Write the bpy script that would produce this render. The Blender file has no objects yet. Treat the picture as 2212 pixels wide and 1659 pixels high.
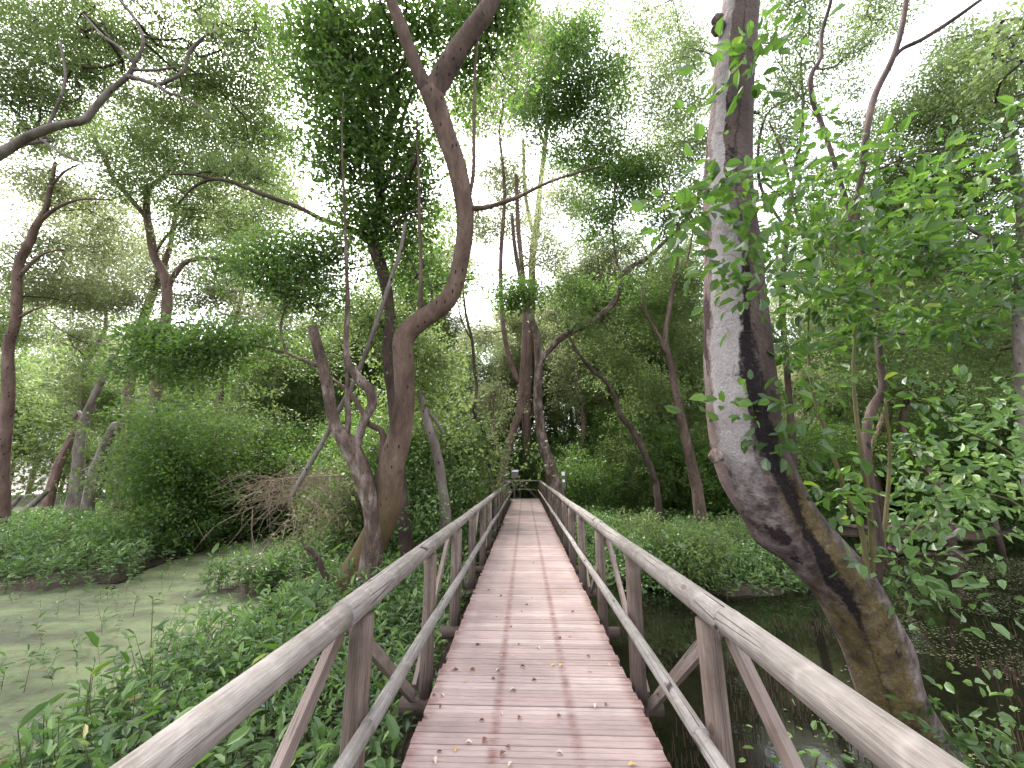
import bpy, math, random
import numpy as np
from math import radians, sin, cos, pi

SEED = 11
R = np.random.default_rng(SEED)
random.seed(SEED)
scene = bpy.context.scene
COL = scene.collection

# ------------------------------------------------------------------ camera
F_PX = 831.0; CX, CY = 1106.0, 829.5; W_PX = 2212.0
PITCH, YAW = radians(12.58), radians(1.88)
cam_d = bpy.data.cameras.new('camera'); cam = bpy.data.objects.new('camera', cam_d); COL.objects.link(cam)
cam_d.sensor_width = 36.0; cam_d.lens = 36.0 * F_PX / W_PX
cam_d.clip_start = 0.05; cam_d.clip_end = 500
cam.location = (0, 0, 1.6)
cam.rotation_euler = (radians(90) + PITCH, 0, YAW)
scene.camera = cam
C0 = np.array([0, 0, 1.6])
FW = np.array([-sin(YAW) * cos(PITCH), cos(YAW) * cos(PITCH), sin(PITCH)])
RT = np.array([cos(YAW), sin(YAW), 0.0])
UP = np.cross(RT, FW)

def P(px, py, d):
    return C0 + d * (FW + (px - CX) / F_PX * RT - (py - CY) / F_PX * UP)

def G(px, py, z):
    v = FW + (px - CX) / F_PX * RT - (py - CY) / F_PX * UP
    return C0 + v * ((z - C0[2]) / v[2])

# ------------------------------------------------------------------ light
SUN_EL, SUN_AZ = radians(58), radians(-35)
world = bpy.data.worlds.new('World'); scene.world = world; world.use_nodes = True
wn = world.node_tree.nodes; wl = world.node_tree.links; wn.clear()
sky = wn.new('ShaderNodeTexSky'); sky.sky_type = 'NISHITA'; sky.sun_disc = False
sky.sun_elevation = SUN_EL; sky.sun_rotation = SUN_AZ
sky.air_density = 1.0; sky.dust_density = 4.0; sky.ozone_density = 1.0
hsv = wn.new('ShaderNodeHueSaturation'); hsv.inputs['Saturation'].default_value = 0.22
hsv.inputs['Value'].default_value = 1.0
tint = wn.new('ShaderNodeMix'); tint.data_type = 'RGBA'; tint.blend_type = 'MULTIPLY'
tint.inputs[0].default_value = 1.0; tint.inputs[7].default_value = (1.0, 0.985, 1.02, 1)
bg = wn.new('ShaderNodeBackground'); bg.inputs['Strength'].default_value = 0.15
wo = wn.new('ShaderNodeOutputWorld')
wl.new(sky.outputs[0], hsv.inputs['Color']); wl.new(hsv.outputs[0], tint.inputs[6])
wl.new(tint.outputs[2], bg.inputs['Color']); wl.new(bg.outputs[0], wo.inputs['Surface'])
sun_d = bpy.data.lights.new('sun', 'SUN'); sun_d.energy = 1.3; sun_d.angle = radians(22)
sun_d.color = (1.0, 0.95, 0.88)
sun = bpy.data.objects.new('sun', sun_d); COL.objects.link(sun)
sun.rotation_euler = (radians(90) - SUN_EL, 0, -SUN_AZ + radians(180))
scene.view_settings.view_transform = 'Standard'; scene.view_settings.look = 'None'
scene.view_settings.gamma = 1.0; scene.view_settings.exposure = 2.65
scene.cycles.max_bounces = 6; scene.cycles.diffuse_bounces = 4; scene.cycles.glossy_bounces = 2
scene.cycles.transmission_bounces = 3; scene.cycles.transparent_max_bounces = 4
scene.cycles.sample_clamp_indirect = 4.0

# ------------------------------------------------------------------ materials
def new_mat(name):
    m = bpy.data.materials.new(name); m.use_nodes = True
    nt = m.node_tree; nt.nodes.clear()
    out = nt.nodes.new('ShaderNodeOutputMaterial')
    return m, nt, nt.nodes, nt.links, out

def N(ns, t, **kw):
    n = ns.new(t)
    for k, v in kw.items():
        if k.startswith('i_'):
            key = k[2:]
            n.inputs[int(key) if key.isdigit() else key].default_value = v
        else:
            setattr(n, k, v)
    return n

def ramp(ns, stops, interp='LINEAR'):
    r = ns.new('ShaderNodeValToRGB'); cr = r.color_ramp; cr.interpolation = interp
    while len(cr.elements) < len(stops): cr.elements.new(0.5)
    for e, (p, c) in zip(cr.elements, stops):
        e.position = p; e.color = (c[0], c[1], c[2], 1)
    return r

def leaf_mat(name, stops, trans=0.35, tcol=(0.18, 0.32, 0.04), rough=0.42, spec=0.5):
    m, nt, ns, ln, out = new_mat(name)
    a = N(ns, 'ShaderNodeAttribute', attribute_name='rnd')
    r = ramp(ns, stops); ln.new(a.outputs['Fac'], r.inputs[0])
    p = N(ns, 'ShaderNodeBsdfPrincipled'); p.inputs['Roughness'].default_value = rough
    p.inputs['Specular IOR Level'].default_value = spec
    ln.new(r.outputs[0], p.inputs['Base Color'])
    t = N(ns, 'ShaderNodeBsdfTranslucent')
    mx = N(ns, 'ShaderNodeMix', data_type='RGBA', blend_type='MULTIPLY'); mx.inputs[0].default_value = 1
    g = N(ns, 'ShaderNodeMix', data_type='RGBA'); g.inputs[0].default_value = 0.55
    ln.new(r.outputs[0], g.inputs[6]); g.inputs[7].default_value = (*tcol, 1)
    ln.new(g.outputs[2], t.inputs['Color'])
    ms = N(ns, 'ShaderNodeMixShader'); ms.inputs[0].default_value = trans
    ln.new(p.outputs[0], ms.inputs[1]); ln.new(t.outputs[0], ms.inputs[2])
    ln.new(ms.outputs[0], out.inputs['Surface'])
    return m

def bark_mat(name, c1, c2, c3, moss=None, moss_amt=0.0, scale=3.0, stretch=0.35, bump=0.5, spots=True, patch=0.5, rough=0.85):
    m, nt, ns, ln, out = new_mat(name)
    tc = N(ns, 'ShaderNodeTexCoord')
    mp = N(ns, 'ShaderNodeMapping'); mp.inputs['Scale'].default_value = (1, 1, stretch)
    ln.new(tc.outputs['Object'], mp.inputs['Vector'])
    n1 = N(ns, 'ShaderNodeTexNoise', i_Scale=scale, i_Detail=8.0, i_Roughness=0.65)
    ln.new(mp.outputs[0], n1.inputs['Vector'])
    r = ramp(ns, [(0.3, c1), (0.5, c2), (0.72, c3)]); ln.new(n1.outputs['Fac'], r.inputs[0])
    col = r.outputs[0]
    n2 = N(ns, 'ShaderNodeTexNoise', i_Scale=scale * 9, i_Detail=6.0, i_Roughness=0.7)
    ln.new(mp.outputs[0], n2.inputs['Vector'])
    mm = N(ns, 'ShaderNodeMix', data_type='RGBA', blend_type='OVERLAY'); mm.inputs[0].default_value = 0.6
    ln.new(col, mm.inputs[6]); ln.new(n2.outputs['Color'], mm.inputs[7])
    hs = N(ns, 'ShaderNodeHueSaturation'); hs.inputs['Saturation'].default_value = 0.8
    bwn = N(ns, 'ShaderNodeRGBToBW'); ln.new(n2.outputs['Color'], bwn.inputs[0]); ln.new(bwn.outputs[0], mm.inputs[7])
    col = mm.outputs[2]
    if spots:
        v = N(ns, 'ShaderNodeTexVoronoi', i_Scale=scale * 3.2); ln.new(mp.outputs[0], v.inputs['Vector'])
        v.inputs['Randomness'].default_value = 1.0
        rs = ramp(ns, [(0.10, (1, 1, 1)), (0.2, (0, 0, 0))]); ln.new(v.outputs['Distance'], rs.inputs[0])
        ms = N(ns, 'ShaderNodeMix', data_type='RGBA'); ln.new(rs.outputs[0], ms.inputs[0])
        ln.new(col, ms.inputs[6]); ms.inputs[7].default_value = (0.015, 0.01, 0.01, 1)
        col = ms.outputs[2]
    if moss is not None:
        g = N(ns, 'ShaderNodeAttribute', attribute_name='vlen')
        n3 = N(ns, 'ShaderNodeTexNoise', i_Scale=scale * 2.2, i_Detail=9.0, i_Roughness=0.75)
        ln.new(tc.outputs['Object'], n3.inputs['Vector'])
        ad = N(ns, 'ShaderNodeMath', operation='MULTIPLY_ADD'); ln.new(n3.outputs['Fac'], ad.inputs[0])
        ad.inputs[1].default_value = -3.4
        ln.new(g.outputs['Fac'], ad.inputs[2])
        rm = ramp(ns, [(0.0, (1, 1, 1)), (1.0, (0, 0, 0))])
        mr = N(ns, 'ShaderNodeMapRange'); ln.new(ad.outputs[0], mr.inputs[0])
        mr.inputs[1].default_value = moss_amt - 1.7 - 0.5; mr.inputs[2].default_value = moss_amt - 1.7 + 0.9
        mr.inputs[3].default_value = 0.75; mr.inputs[4].default_value = 0.0
        mo = N(ns, 'ShaderNodeMix', data_type='RGBA'); ln.new(mr.outputs[0], mo.inputs[0])
        ln.new(col, mo.inputs[6]); mo.inputs[7].default_value = (*moss, 1)
        col = mo.outputs[2]
    p = N(ns, 'ShaderNodeBsdfPrincipled'); p.inputs['Roughness'].default_value = rough
    p.inputs['Specular IOR Level'].default_value = 0.25
    ln.new(col, p.inputs['Base Color'])
    b = N(ns, 'ShaderNodeBump', i_Strength=bump, i_Distance=0.03)
    ln.new(n2.outputs['Fac'], b.inputs['Height']); ln.new(b.outputs[0], p.inputs['Normal'])
    ln.new(p.outputs[0], out.inputs['Surface'])
    return m

def wood_mat(name, ca, cb, cc, ring=True, wet=0.0, grain=18, rough=0.75, knots=True):
    """Round or sawn timber; UV: u round, v along in metres."""
    m, nt, ns, ln, out = new_mat(name)
    uv = N(ns, 'ShaderNodeUVMap', uv_map='UVMap')
    mp = N(ns, 'ShaderNodeMapping'); mp.inputs['Scale'].default_value = (1.0, 0.12, 1)
    ln.new(uv.outputs[0], mp.inputs[0])
    tc = N(ns, 'ShaderNodeTexCoord')
    n1 = N(ns, 'ShaderNodeTexNoise', i_Scale=grain, i_Detail=8.0, i_Roughness=0.6); ln.new(mp.outputs[0], n1.inputs['Vector'])
    n2 = N(ns, 'ShaderNodeTexNoise', i_Scale=1.7, i_Detail=4.0); ln.new(tc.outputs['Object'], n2.inputs['Vector'])
    r = ramp(ns, [(0.33, ca), (0.52, cb), (0.72, cc)]); ln.new(n2.outputs['Fac'], r.inputs[0])
    col = r.outputs[0]
    gr = ramp(ns, [(0.34, (0.27, 0.27, 0.27)), (0.5, (0.5, 0.5, 0.5)), (0.66, (0.7, 0.7, 0.7))]); ln.new(n1.outputs['Fac'], gr.inputs[0])
    mm = N(ns, 'ShaderNodeMix', data_type='RGBA', blend_type='OVERLAY'); mm.inputs[0].default_value = 0.5
    ln.new(col, mm.inputs[6]); ln.new(gr.outputs[0], mm.inputs[7]); col = mm.outputs[2]
    nf = N(ns, 'ShaderNodeTexNoise', i_Scale=grain * 5.5, i_Detail=5.0, i_Roughness=0.6); ln.new(mp.outputs[0], nf.inputs['Vector'])
    gf = ramp(ns, [(0.36, (0.25, 0.25, 0.25)), (0.64, (0.72, 0.72, 0.72))]); ln.new(nf.outputs['Fac'], gf.inputs[0])
    mm = N(ns, 'ShaderNodeMix', data_type='RGBA', blend_type='OVERLAY'); mm.inputs[0].default_value = 0.45
    ln.new(col, mm.inputs[6]); ln.new(gf.outputs[0], mm.inputs[7]); col = mm.outputs[2]
    # grubby blotches
    nb = N(ns, 'ShaderNodeTexNoise', i_Scale=9.0, i_Detail=6.0, i_Roughness=0.65); ln.new(tc.outputs['Object'], nb.inputs['Vector'])
    gb = ramp(ns, [(0.52, (0, 0, 0)), (0.72, (0.55, 0.55, 0.55))]); ln.new(nb.outputs['Fac'], gb.inputs[0])
    mb_ = N(ns, 'ShaderNodeMix', data_type='RGBA'); ln.new(gb.outputs[0], mb_.inputs[0]); ln.new(col, mb_.inputs[6])
    mb_.inputs[7].default_value = (ca[0] * .62, ca[1] * .52, ca[2] * .46, 1); col = mb_.outputs[2]
    if knots:
        mp2 = N(ns, 'ShaderNodeMapping'); mp2.inputs['Scale'].default_value = (2.2, 3.2, 1); ln.new(uv.outputs[0], mp2.inputs[0])
        v = N(ns, 'ShaderNodeTexVoronoi', i_Scale=1.0); ln.new(mp2.outputs[0], v.inputs['Vector'])
        rk = ramp(ns, [(0.0, (0.9, 0.9, 0.9)), (0.045, (0.45, 0.45, 0.45)), (0.06, (0.75, 0.75, 0.75)), (0.11, (0, 0, 0))]); ln.new(v.outputs['Distance'], rk.inputs[0])
        mk = N(ns, 'ShaderNodeMix', data_type='RGBA'); ln.new(rk.outputs[0], mk.inputs[0]); ln.new(col, mk.inputs[6])
        mk.inputs[7].default_value = (0.10, 0.045, 0.03, 1); col = mk.outputs[2]
    if ring:   # pale node bands of trimmed branch whorls
        sx = N(ns, 'ShaderNodeSeparateXYZ'); ln.new(uv.outputs[0], sx.inputs[0])
        nn = N(ns, 'ShaderNodeTexNoise', i_Scale=3.0); ln.new(uv.outputs[0], nn.inputs['Vector'])
        ma = N(ns, 'ShaderNodeMath', operation='MULTIPLY_ADD', i_1=0.28); ln.new(nn.outputs['Fac'], ma.inputs[0]); ln.new(sx.outputs[1], ma.inputs[2])
        fr = N(ns, 'ShaderNodeMath', operation='PINGPONG', i_1=0.17); ln.new(ma.outputs[0], fr.inputs[0])
        mr = N(ns, 'ShaderNodeMapRange'); ln.new(fr.outputs[0], mr.inputs[0])
        mr.inputs[1].default_value = 0.0; mr.inputs[2].default_value = 0.03; mr.inputs[3].default_value = 0.5; mr.inputs[4].default_value = 0.0
        n4 = N(ns, 'ShaderNodeMath', operation='MULTIPLY'); ln.new(mr.outputs[0], n4.inputs[0]); ln.new(n1.outputs['Fac'], n4.inputs[1])
        mk = N(ns, 'ShaderNodeMix', data_type='RGBA'); ln.new(n4.outputs[0], mk.inputs[0]); ln.new(col, mk.inputs[6])
        mk.inputs[7].default_value = (min(1, cc[0] * 1.35), min(1, cc[1] * 1.35), min(1, cc[2] * 1.35), 1); col = mk.outputs[2]
    # drying cracks along the grain
    mp3 = N(ns, 'ShaderNodeMapping'); mp3.inputs['Scale'].default_value = (3.0, 0.35, 1); ln.new(uv.outputs[0], mp3.inputs[0])
    cr = N(ns, 'ShaderNodeTexVoronoi', feature='DISTANCE_TO_EDGE', i_Scale=1.6); ln.new(mp3.outputs[0], cr.inputs['Vector'])
    rc = ramp(ns, [(0.0, (1, 1, 1)), (0.009, (0.9, 0.9, 0.9)), (0.018, (0, 0, 0))]); ln.new(cr.outputs['Distance'], rc.inputs[0])
    gate = ramp(ns, [(0.44, (0, 0, 0)), (0.5, (1, 1, 1))]); ln.new(n2.outputs['Fac'], gate.inputs[0])
    gm = N(ns, 'ShaderNodeMath', operation='MULTIPLY'); ln.new(rc.outputs[0], gm.inputs[0]); ln.new(gate.outputs[0], gm.inputs[1])
    mk = N(ns, 'ShaderNodeMix', data_type='RGBA'); ln.new(gm.outputs[0], mk.inputs[0]); ln.new(col, mk.inputs[6])
    mk.inputs[7].default_value = (0.03, 0.02, 0.018, 1); col = mk.outputs[2]
    if wet > 0:  # damp, stained foot of the post: a stain of its own in the wood
        ge = N(ns, 'ShaderNodeNewGeometry'); sz = N(ns, 'ShaderNodeSeparateXYZ'); ln.new(ge.outputs['Position'], sz.inputs[0])
        nn = N(ns, 'ShaderNodeMath', operation='MULTIPLY_ADD', i_1=0.9); ln.new(n1.outputs['Fac'], nn.inputs[0]); ln.new(sz.outputs[2], nn.inputs[2])
        mr = N(ns, 'ShaderNodeMapRange'); ln.new(nn.outputs[0], mr.inputs[0])
        mr.inputs[1].default_value = 0.35; mr.inputs[2].default_value = 0.95; mr.inputs[3].default_value = wet; mr.inputs[4].default_value = 0.0
        mk = N(ns, 'ShaderNodeMix', data_type='RGBA'); ln.new(mr.outputs[0], mk.inputs[0]); ln.new(col, mk.inputs[6])
        mk.inputs[7].default_value = (0.045, 0.03, 0.024, 1); col = mk.outputs[2]
    p = N(ns, 'ShaderNodeBsdfPrincipled'); p.inputs['Roughness'].default_value = rough; p.inputs['Specular IOR Level'].default_value = 0.3
    ln.new(col, p.inputs['Base Color'])
    b = N(ns, 'ShaderNodeBump', i_Strength=0.6, i_Distance=0.012); ln.new(n1.outputs['Fac'], b.inputs['Height']); ln.new(b.outputs[0], p.inputs['Normal'])
    ln.new(p.outputs[0], out.inputs['Surface'])
    return m

def deck_mat():
    m, nt, ns, ln, out = new_mat('deck_timber')
    a = N(ns, 'ShaderNodeAttribute', attribute_name='rnd')
    ge = N(ns, 'ShaderNodeTexCoord')
    mp = N(ns, 'ShaderNodeMapping'); mp.inputs['Scale'].default_value = (0.8, 9.0, 1.0); ln.new(ge.outputs['Object'], mp.inputs[0])
    n1 = N(ns, 'ShaderNodeTexNoise', i_Scale=7.0, i_Detail=8.0, i_Roughness=0.65); ln.new(mp.outputs[0], n1.inputs['Vector'])
    n2 = N(ns, 'ShaderNodeTexNoise', i_Scale=1.6, i_Detail=5.0); ln.new(ge.outputs['Object'], n2.inputs['Vector'])
    r = ramp(ns, [(0.0, (0.235, 0.178, 0.158)), (0.2, (0.275, 0.208, 0.188)), (0.8, (0.315, 0.238, 0.216)), (1.0, (0.37, 0.295, 0.268))]); ln.new(a.outputs['Fac'], r.inputs[0])
    mm = N(ns, 'ShaderNodeMix', data_type='RGBA', blend_type='OVERLAY'); mm.inputs[0].default_value = 0.4
    ln.new(r.outputs[0], mm.inputs[6]); ln.new(n1.outputs['Fac'], mm.inputs[7])
    m2 = N(ns, 'ShaderNodeMix', data_type='RGBA', blend_type='OVERLAY'); m2.inputs[0].default_value = 0.5
    ln.new(mm.outputs[2], m2.inputs[6]); ln.new(n2.outputs['Fac'], m2.inputs[7])
    col = m2.outputs[2]
    # rust-brown stains along the two nail lines and at the plank ends
    sx = N(ns, 'ShaderNodeSeparateXYZ'); ln.new(ge.outputs['Object'], sx.inputs[0])
    mp4 = N(ns, 'ShaderNodeMapping'); mp4.inputs['Scale'].default_value = (2.2, 6.0, 1); ln.new(ge.outputs['Object'], mp4.inputs[0])
    n5 = N(ns, 'ShaderNodeTexNoise', i_Scale=2.0, i_Detail=6.0, i_Roughness=0.7); ln.new(mp4.outputs[0], n5.inputs['Vector'])
    prev = None
    for xc, w, amt in ((-0.20, 0.055, 0.8), (0.30, 0.055, 0.8), (-0.70, 0.12, 0.8), (0.80, 0.12, 0.9)):
        s = N(ns, 'ShaderNodeMath', operation='SUBTRACT', i_1=xc); ln.new(sx.outputs[0], s.inputs[0])
        ab = N(ns, 'ShaderNodeMath', operation='ABSOLUTE'); ln.new(s.outputs[0], ab.inputs[0])
        mr = N(ns, 'ShaderNodeMapRange', interpolation_type='SMOOTHSTEP'); ln.new(ab.outputs[0], mr.inputs[0])
        mr.inputs[1].default_value = 0.0; mr.inputs[2].default_value = w; mr.inputs[3].default_value = amt; mr.inputs[4].default_value = 0.0
        if prev is None: prev = mr.outputs[0]
        else:
            x = N(ns, 'ShaderNodeMath', operation='MAXIMUM'); ln.new(prev, x.inputs[0]); ln.new(mr.outputs[0], x.inputs[1]); prev = x.outputs[0]
    rr = ramp(ns, [(0.34, (0, 0, 0)), (0.62, (1, 1, 1))]); ln.new(n5.outputs['Fac'], rr.inputs[0])
    mu = N(ns, 'ShaderNodeMath', operation='MULTIPLY'); ln.new(prev, mu.inputs[0]); ln.new(rr.outputs[0], mu.inputs[1])
    st = N(ns, 'ShaderNodeMix', data_type='RGBA'); ln.new(mu.outputs[0], st.inputs[0]); ln.new(col, st.inputs[6]); st.inputs[7].default_value = (0.13, 0.05, 0.04, 1)
    # random dark knots
    v = N(ns, 'ShaderNodeTexVoronoi', i_Scale=2.6); ln.new(ge.outputs['Object'], v.inputs['Vector'])
    rk = ramp(ns, [(0.0, (0.7, 0.7, 0.7)), (0.04, (0.4, 0.4, 0.4)), (0.07, (0, 0, 0))]); ln.new(v.outputs['Distance'], rk.inputs[0])
    k = N(ns, 'ShaderNodeMix', data_type='RGBA'); ln.new(rk.outputs[0], k.inputs[0]); ln.new(st.outputs[2], k.inputs[6]); k.inputs[7].default_value = (0.10, 0.04, 0.035, 1)
    p = N(ns, 'ShaderNodeBsdfPrincipled'); p.inputs['Roughness'].default_value = 0.62; p.inputs['Specular IOR Level'].default_value = 0.4
    ln.new(k.outputs[2], p.inputs['Base Color'])
    b = N(ns, 'ShaderNodeBump', i_Strength=0.3, i_Distance=0.006); ln.new(n1.outputs['Fac'], b.inputs['Height']); ln.new(b.outputs[0], p.inputs['Normal'])
    ln.new(p.outputs[0], out.inputs['Surface'])
    return m

def flat_mat(name, col, rough=0.7, var=0.0, scale=8.0, col2=None, bump=0.0, spec=0.3):
    m, nt, ns, ln, out = new_mat(name)
    p = N(ns, 'ShaderNodeBsdfPrincipled'); p.inputs['Roughness'].default_value = rough; p.inputs['Specular IOR Level'].default_value = spec
    tc = N(ns, 'ShaderNodeTexCoord'); n1 = N(ns, 'ShaderNodeTexNoise', i_Scale=scale, i_Detail=8.0, i_Roughness=0.7)
    ln.new(tc.outputs['Object'], n1.inputs['Vector'])
    c2 = col2 or tuple(c * 0.6 for c in col)
    r = ramp(ns, [(0.35, c2), (0.62, col)]); ln.new(n1.outputs['Fac'], r.inputs[0]); ln.new(r.outputs[0], p.inputs['Base Color'])
    if bump:
        b = N(ns, 'ShaderNodeBump', i_Strength=bump, i_Distance=0.03); ln.new(n1.outputs['Fac'], b.inputs['Height']); ln.new(b.outputs[0], p.inputs['Normal'])
    ln.new(p.outputs[0], out.inputs['Surface'])
    return m

def duck_mat():
    m, nt, ns, ln, out = new_mat('duckweed_mat')
    tc = N(ns, 'ShaderNodeTexCoord')
    a = N(ns, 'ShaderNodeTexNoise', i_Scale=75.0, i_Detail=4.0, i_Roughness=0.8); ln.new(tc.outputs['Object'], a.inputs['Vector'])
    mp = N(ns, 'ShaderNodeMapping'); mp.inputs['Scale'].default_value = (0.7, 1.6, 1); ln.new(tc.outputs['Object'], mp.inputs[0])
    c = N(ns, 'ShaderNodeTexNoise', i_Scale=1.0, i_Detail=9.0, i_Roughness=0.72, i_Distortion=0.4); ln.new(mp.outputs[0], c.inputs['Vector'])
    r1 = ramp(ns, [(0.3, (0.070, 0.092, 0.036)), (0.5, (0.120, 0.150, 0.064)), (0.7, (0.175, 0.205, 0.10))]); ln.new(a.outputs['Fac'], r1.inputs[0])
    r2 = ramp(ns, [(0.40, (0.9, 0.9, 0.9)), (0.50, (0.45, 0.45, 0.45)), (0.58, (0, 0, 0))]); ln.new(c.outputs['Fac'], r2.inputs[0])
    mx = N(ns, 'ShaderNodeMix', data_type='RGBA'); ln.new(r2.outputs[0], mx.inputs[0]); ln.new(r1.outputs[0], mx.inputs[6]); mx.inputs[7].default_value = (0.050, 0.056, 0.030, 1)
    p = N(ns, 'ShaderNodeBsdfPrincipled'); p.inputs['Roughness'].default_value = 0.75; p.inputs['Specular IOR Level'].default_value = 0.3
    ln.new(mx.outputs[2], p.inputs['Base Color'])
    b = N(ns, 'ShaderNodeBump', i_Strength=0.5, i_Distance=0.01); ln.new(a.outputs['Fac'], b.inputs['Height']); ln.new(b.outputs[0], p.inputs['Normal'])
    ln.new(p.outputs[0], out.inputs['Surface'])
    return m

def water_mat():
    m, nt, ns, ln, out = new_mat('swamp_water')
    tc = N(ns, 'ShaderNodeTexCoord')
    n1 = N(ns, 'ShaderNodeTexNoise', i_Scale=0.9, i_Detail=6.0, i_Roughness=0.7); ln.new(tc.outputs['Object'], n1.inputs['Vector'])
    r = ramp(ns, [(0.35, (0.003, 0.0035, 0.002)), (0.6, (0.007, 0.0065, 0.004)), (0.75, (0.016, 0.012, 0.008))]); ln.new(n1.outputs['Fac'], r.inputs[0])
    n2 = N(ns, 'ShaderNodeTexNoise', i_Scale=5.0, i_Detail=3.0); ln.new(tc.outputs['Object'], n2.inputs['Vector'])
    p = N(ns, 'ShaderNodeBsdfPrincipled'); p.inputs['IOR'].default_value = 1.42; p.inputs['Specular IOR Level'].default_value = 0.5
    rr = ramp(ns, [(0.5, (0.02, 0.02, 0.02)), (0.75, (0.18, 0.18, 0.18))]); ln.new(n1.outputs['Fac'], rr.inputs[0]); ln.new(rr.outputs[0], p.inputs['Roughness'])
    ln.new(r.outputs[0], p.inputs['Base Color'])
    b = N(ns, 'ShaderNodeBump', i_Strength=0.06, i_Distance=0.02); ln.new(n2.outputs['Fac'], b.inputs['Height']); ln.new(b.outputs[0], p.inputs['Normal'])
    ln.new(p.outputs[0], out.inputs['Surface'])
    return m

def big_trunk_mat():
    """Leaning giant: pale peeled strip on one flank, black fissure, ochre algae on the foot."""
    m, nt, ns, ln, out = new_mat('big_trunk_bark')
    uv = N(ns, 'ShaderNodeUVMap', uv_map='UVMap'); s = N(ns, 'ShaderNodeSeparateXYZ'); ln.new(uv.outputs[0], s.inputs[0])
    tc = N(ns, 'ShaderNodeTexCoord')
    mp = N(ns, 'ShaderNodeMapping'); mp.inputs['Scale'].default_value = (1, 1, 0.3); ln.new(tc.outputs['Object'], mp.inputs[0])
    big = N(ns, 'ShaderNodeTexNoise', i_Scale=3.5, i_Detail=8.0, i_Roughness=0.62); ln.new(mp.outputs[0], big.inputs['Vector'])
    iso = N(ns, 'ShaderNodeTexNoise', i_Scale=7.0, i_Detail=9.0, i_Roughness=0.7); ln.new(tc.outputs['Object'], iso.inputs['Vector'])
    fine = N(ns, 'ShaderNodeTexNoise', i_Scale=60.0, i_Detail=6.0, i_Roughness=0.7); ln.new(tc.outputs['Object'], fine.inputs['Vector'])
    def math_(op, a, b=None, c=None):
        n = N(ns, 'ShaderNodeMath', operation=op)
        for i, v in enumerate((a, b, c)):
            if v is None: continue
            if isinstance(v, (int, float)): n.inputs[i].default_value = v
            else: ln.new(v, n.inputs[i])
        return n.outputs[0]
    def mrange(v, a, b, c, d):
        n = N(ns, 'ShaderNodeMapRange', interpolation_type='SMOOTHSTEP'); ln.new(v, n.inputs[0])
        for i, q in zip((1, 2, 3, 4), (a, b, c, d)): n.inputs[i].default_value = q
        return n.outputs[0]
    def mix(f, a, b):
        n = N(ns, 'ShaderNodeMix', data_type='RGBA'); 
        if isinstance(f, float): n.inputs[0].default_value = f
        else: ln.new(f, n.inputs[0])
        for i, v in ((6, a), (7, b)):
            if isinstance(v, tuple): n.inputs[i].default_value = (*v, 1)
            else: ln.new(v, n.inputs[i])
        return n.outputs[2]
    U, V = s.outputs[0], s.outputs[1]
    def curve(v, pts):
        n = math_('MULTIPLY', v, 1 / 9.0); r_ = ramp(ns, [(a / 9.0, (b, b, b)) for a, b in pts]); ln.new(n, r_.inputs[0]); return r_.outputs[0]
    wob = math_('ADD', math_('MULTIPLY_ADD', big.outputs['Fac'], 0.14, -0.07), math_('MULTIPLY_ADD', iso.outputs['Fac'], 0.09, -0.045))
    un = math_('ADD', math_('ADD', U, curve(V, [(0, .125), (1.2, .12), (2.4, .11), (3.5, .09), (9, .085)])), wob)
    vn = math_('MULTIPLY_ADD', iso.outputs['Fac'], 1.2, math_('ADD', V, -0.6))
    med = N(ns, 'ShaderNodeTexNoise', i_Scale=22.0, i_Detail=6.0, i_Roughness=0.7); ln.new(tc.outputs['Object'], med.inputs['Vector'])
    brown = ramp(ns, [(0.3, (0.048, 0.034, 0.029)), (0.5, (0.098, 0.070, 0.058)), (0.72, (0.15, 0.112, 0.095))]); ln.new(big.outputs['Fac'], brown.inputs[0])
    mauve = ramp(ns, [(0.36, (0.040, 0.030, 0.030)), (0.46, (0.105, 0.080, 0.074)), (0.56, (0.18, 0.142, 0.132)), (0.66, (0.30, 0.25, 0.232))]); ln.new(iso.outputs['Fac'], mauve.inputs[0])
    pale = ramp(ns, [(0.32, (0.24, 0.212, 0.20)), (0.5, (0.37, 0.335, 0.32)), (0.7, (0.47, 0.435, 0.415))]); ln.new(big.outputs['Fac'], pale.inputs[0])
    ochre = ramp(ns, [(0.32, (0.046, 0.034, 0.016)), (0.46, (0.105, 0.076, 0.022)), (0.56, (0.15, 0.108, 0.030)), (0.7, (0.19, 0.142, 0.058))]); ln.new(iso.outputs['Fac'], ochre.inputs[0])
    col = mix(math_('MAXIMUM', mrange(vn, 5.6, 6.2, 0.0, 1.0), math_('MULTIPLY', mrange(un, 0.55, 0.58, 0.0, 1.0), mrange(vn, 3.3, 3.8, 0.0, 1.0))), mauve.outputs[0], brown.outputs[0])
    # pale crusty specks on the bend
    f0 = math_('MULTIPLY', mrange(med.outputs['Fac'], 0.62, 0.68, 0.0, 0.8), math_('MULTIPLY', mrange(vn, 2.4, 2.8, 0.0, 1.0), mrange(vn, 3.4, 3.8, 1.0, 0.0)))
    col = mix(f0, col, (0.42, 0.37, 0.35))
    # smooth pale strip up the left of the bole
    f1 = math_('MULTIPLY', mrange(math_('SUBTRACT', un, curve(V, [(0, .52), (3.4, .53), (5.0, .545), (5.8, .50), (6.4, .47), (9, .44)])), -0.004, 0.004, 1.0, 0.0), mrange(vn, 3.35, 3.9, 0.0, 1.0))
    f1 = math_('MULTIPLY', f1, mrange(un, 0.36, 0.385, 0.0, 1.0))
    f1 = math_('MULTIPLY', f1, mrange(iso.outputs['Fac'], 0.64, 0.68, 1.0, 0.15))
    f1 = math_('MULTIPLY', f1, mrange(vn, 6.2, 7.4, 1.0, 0.5))
    col = mix(f1, col, pale.outputs[0])
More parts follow.
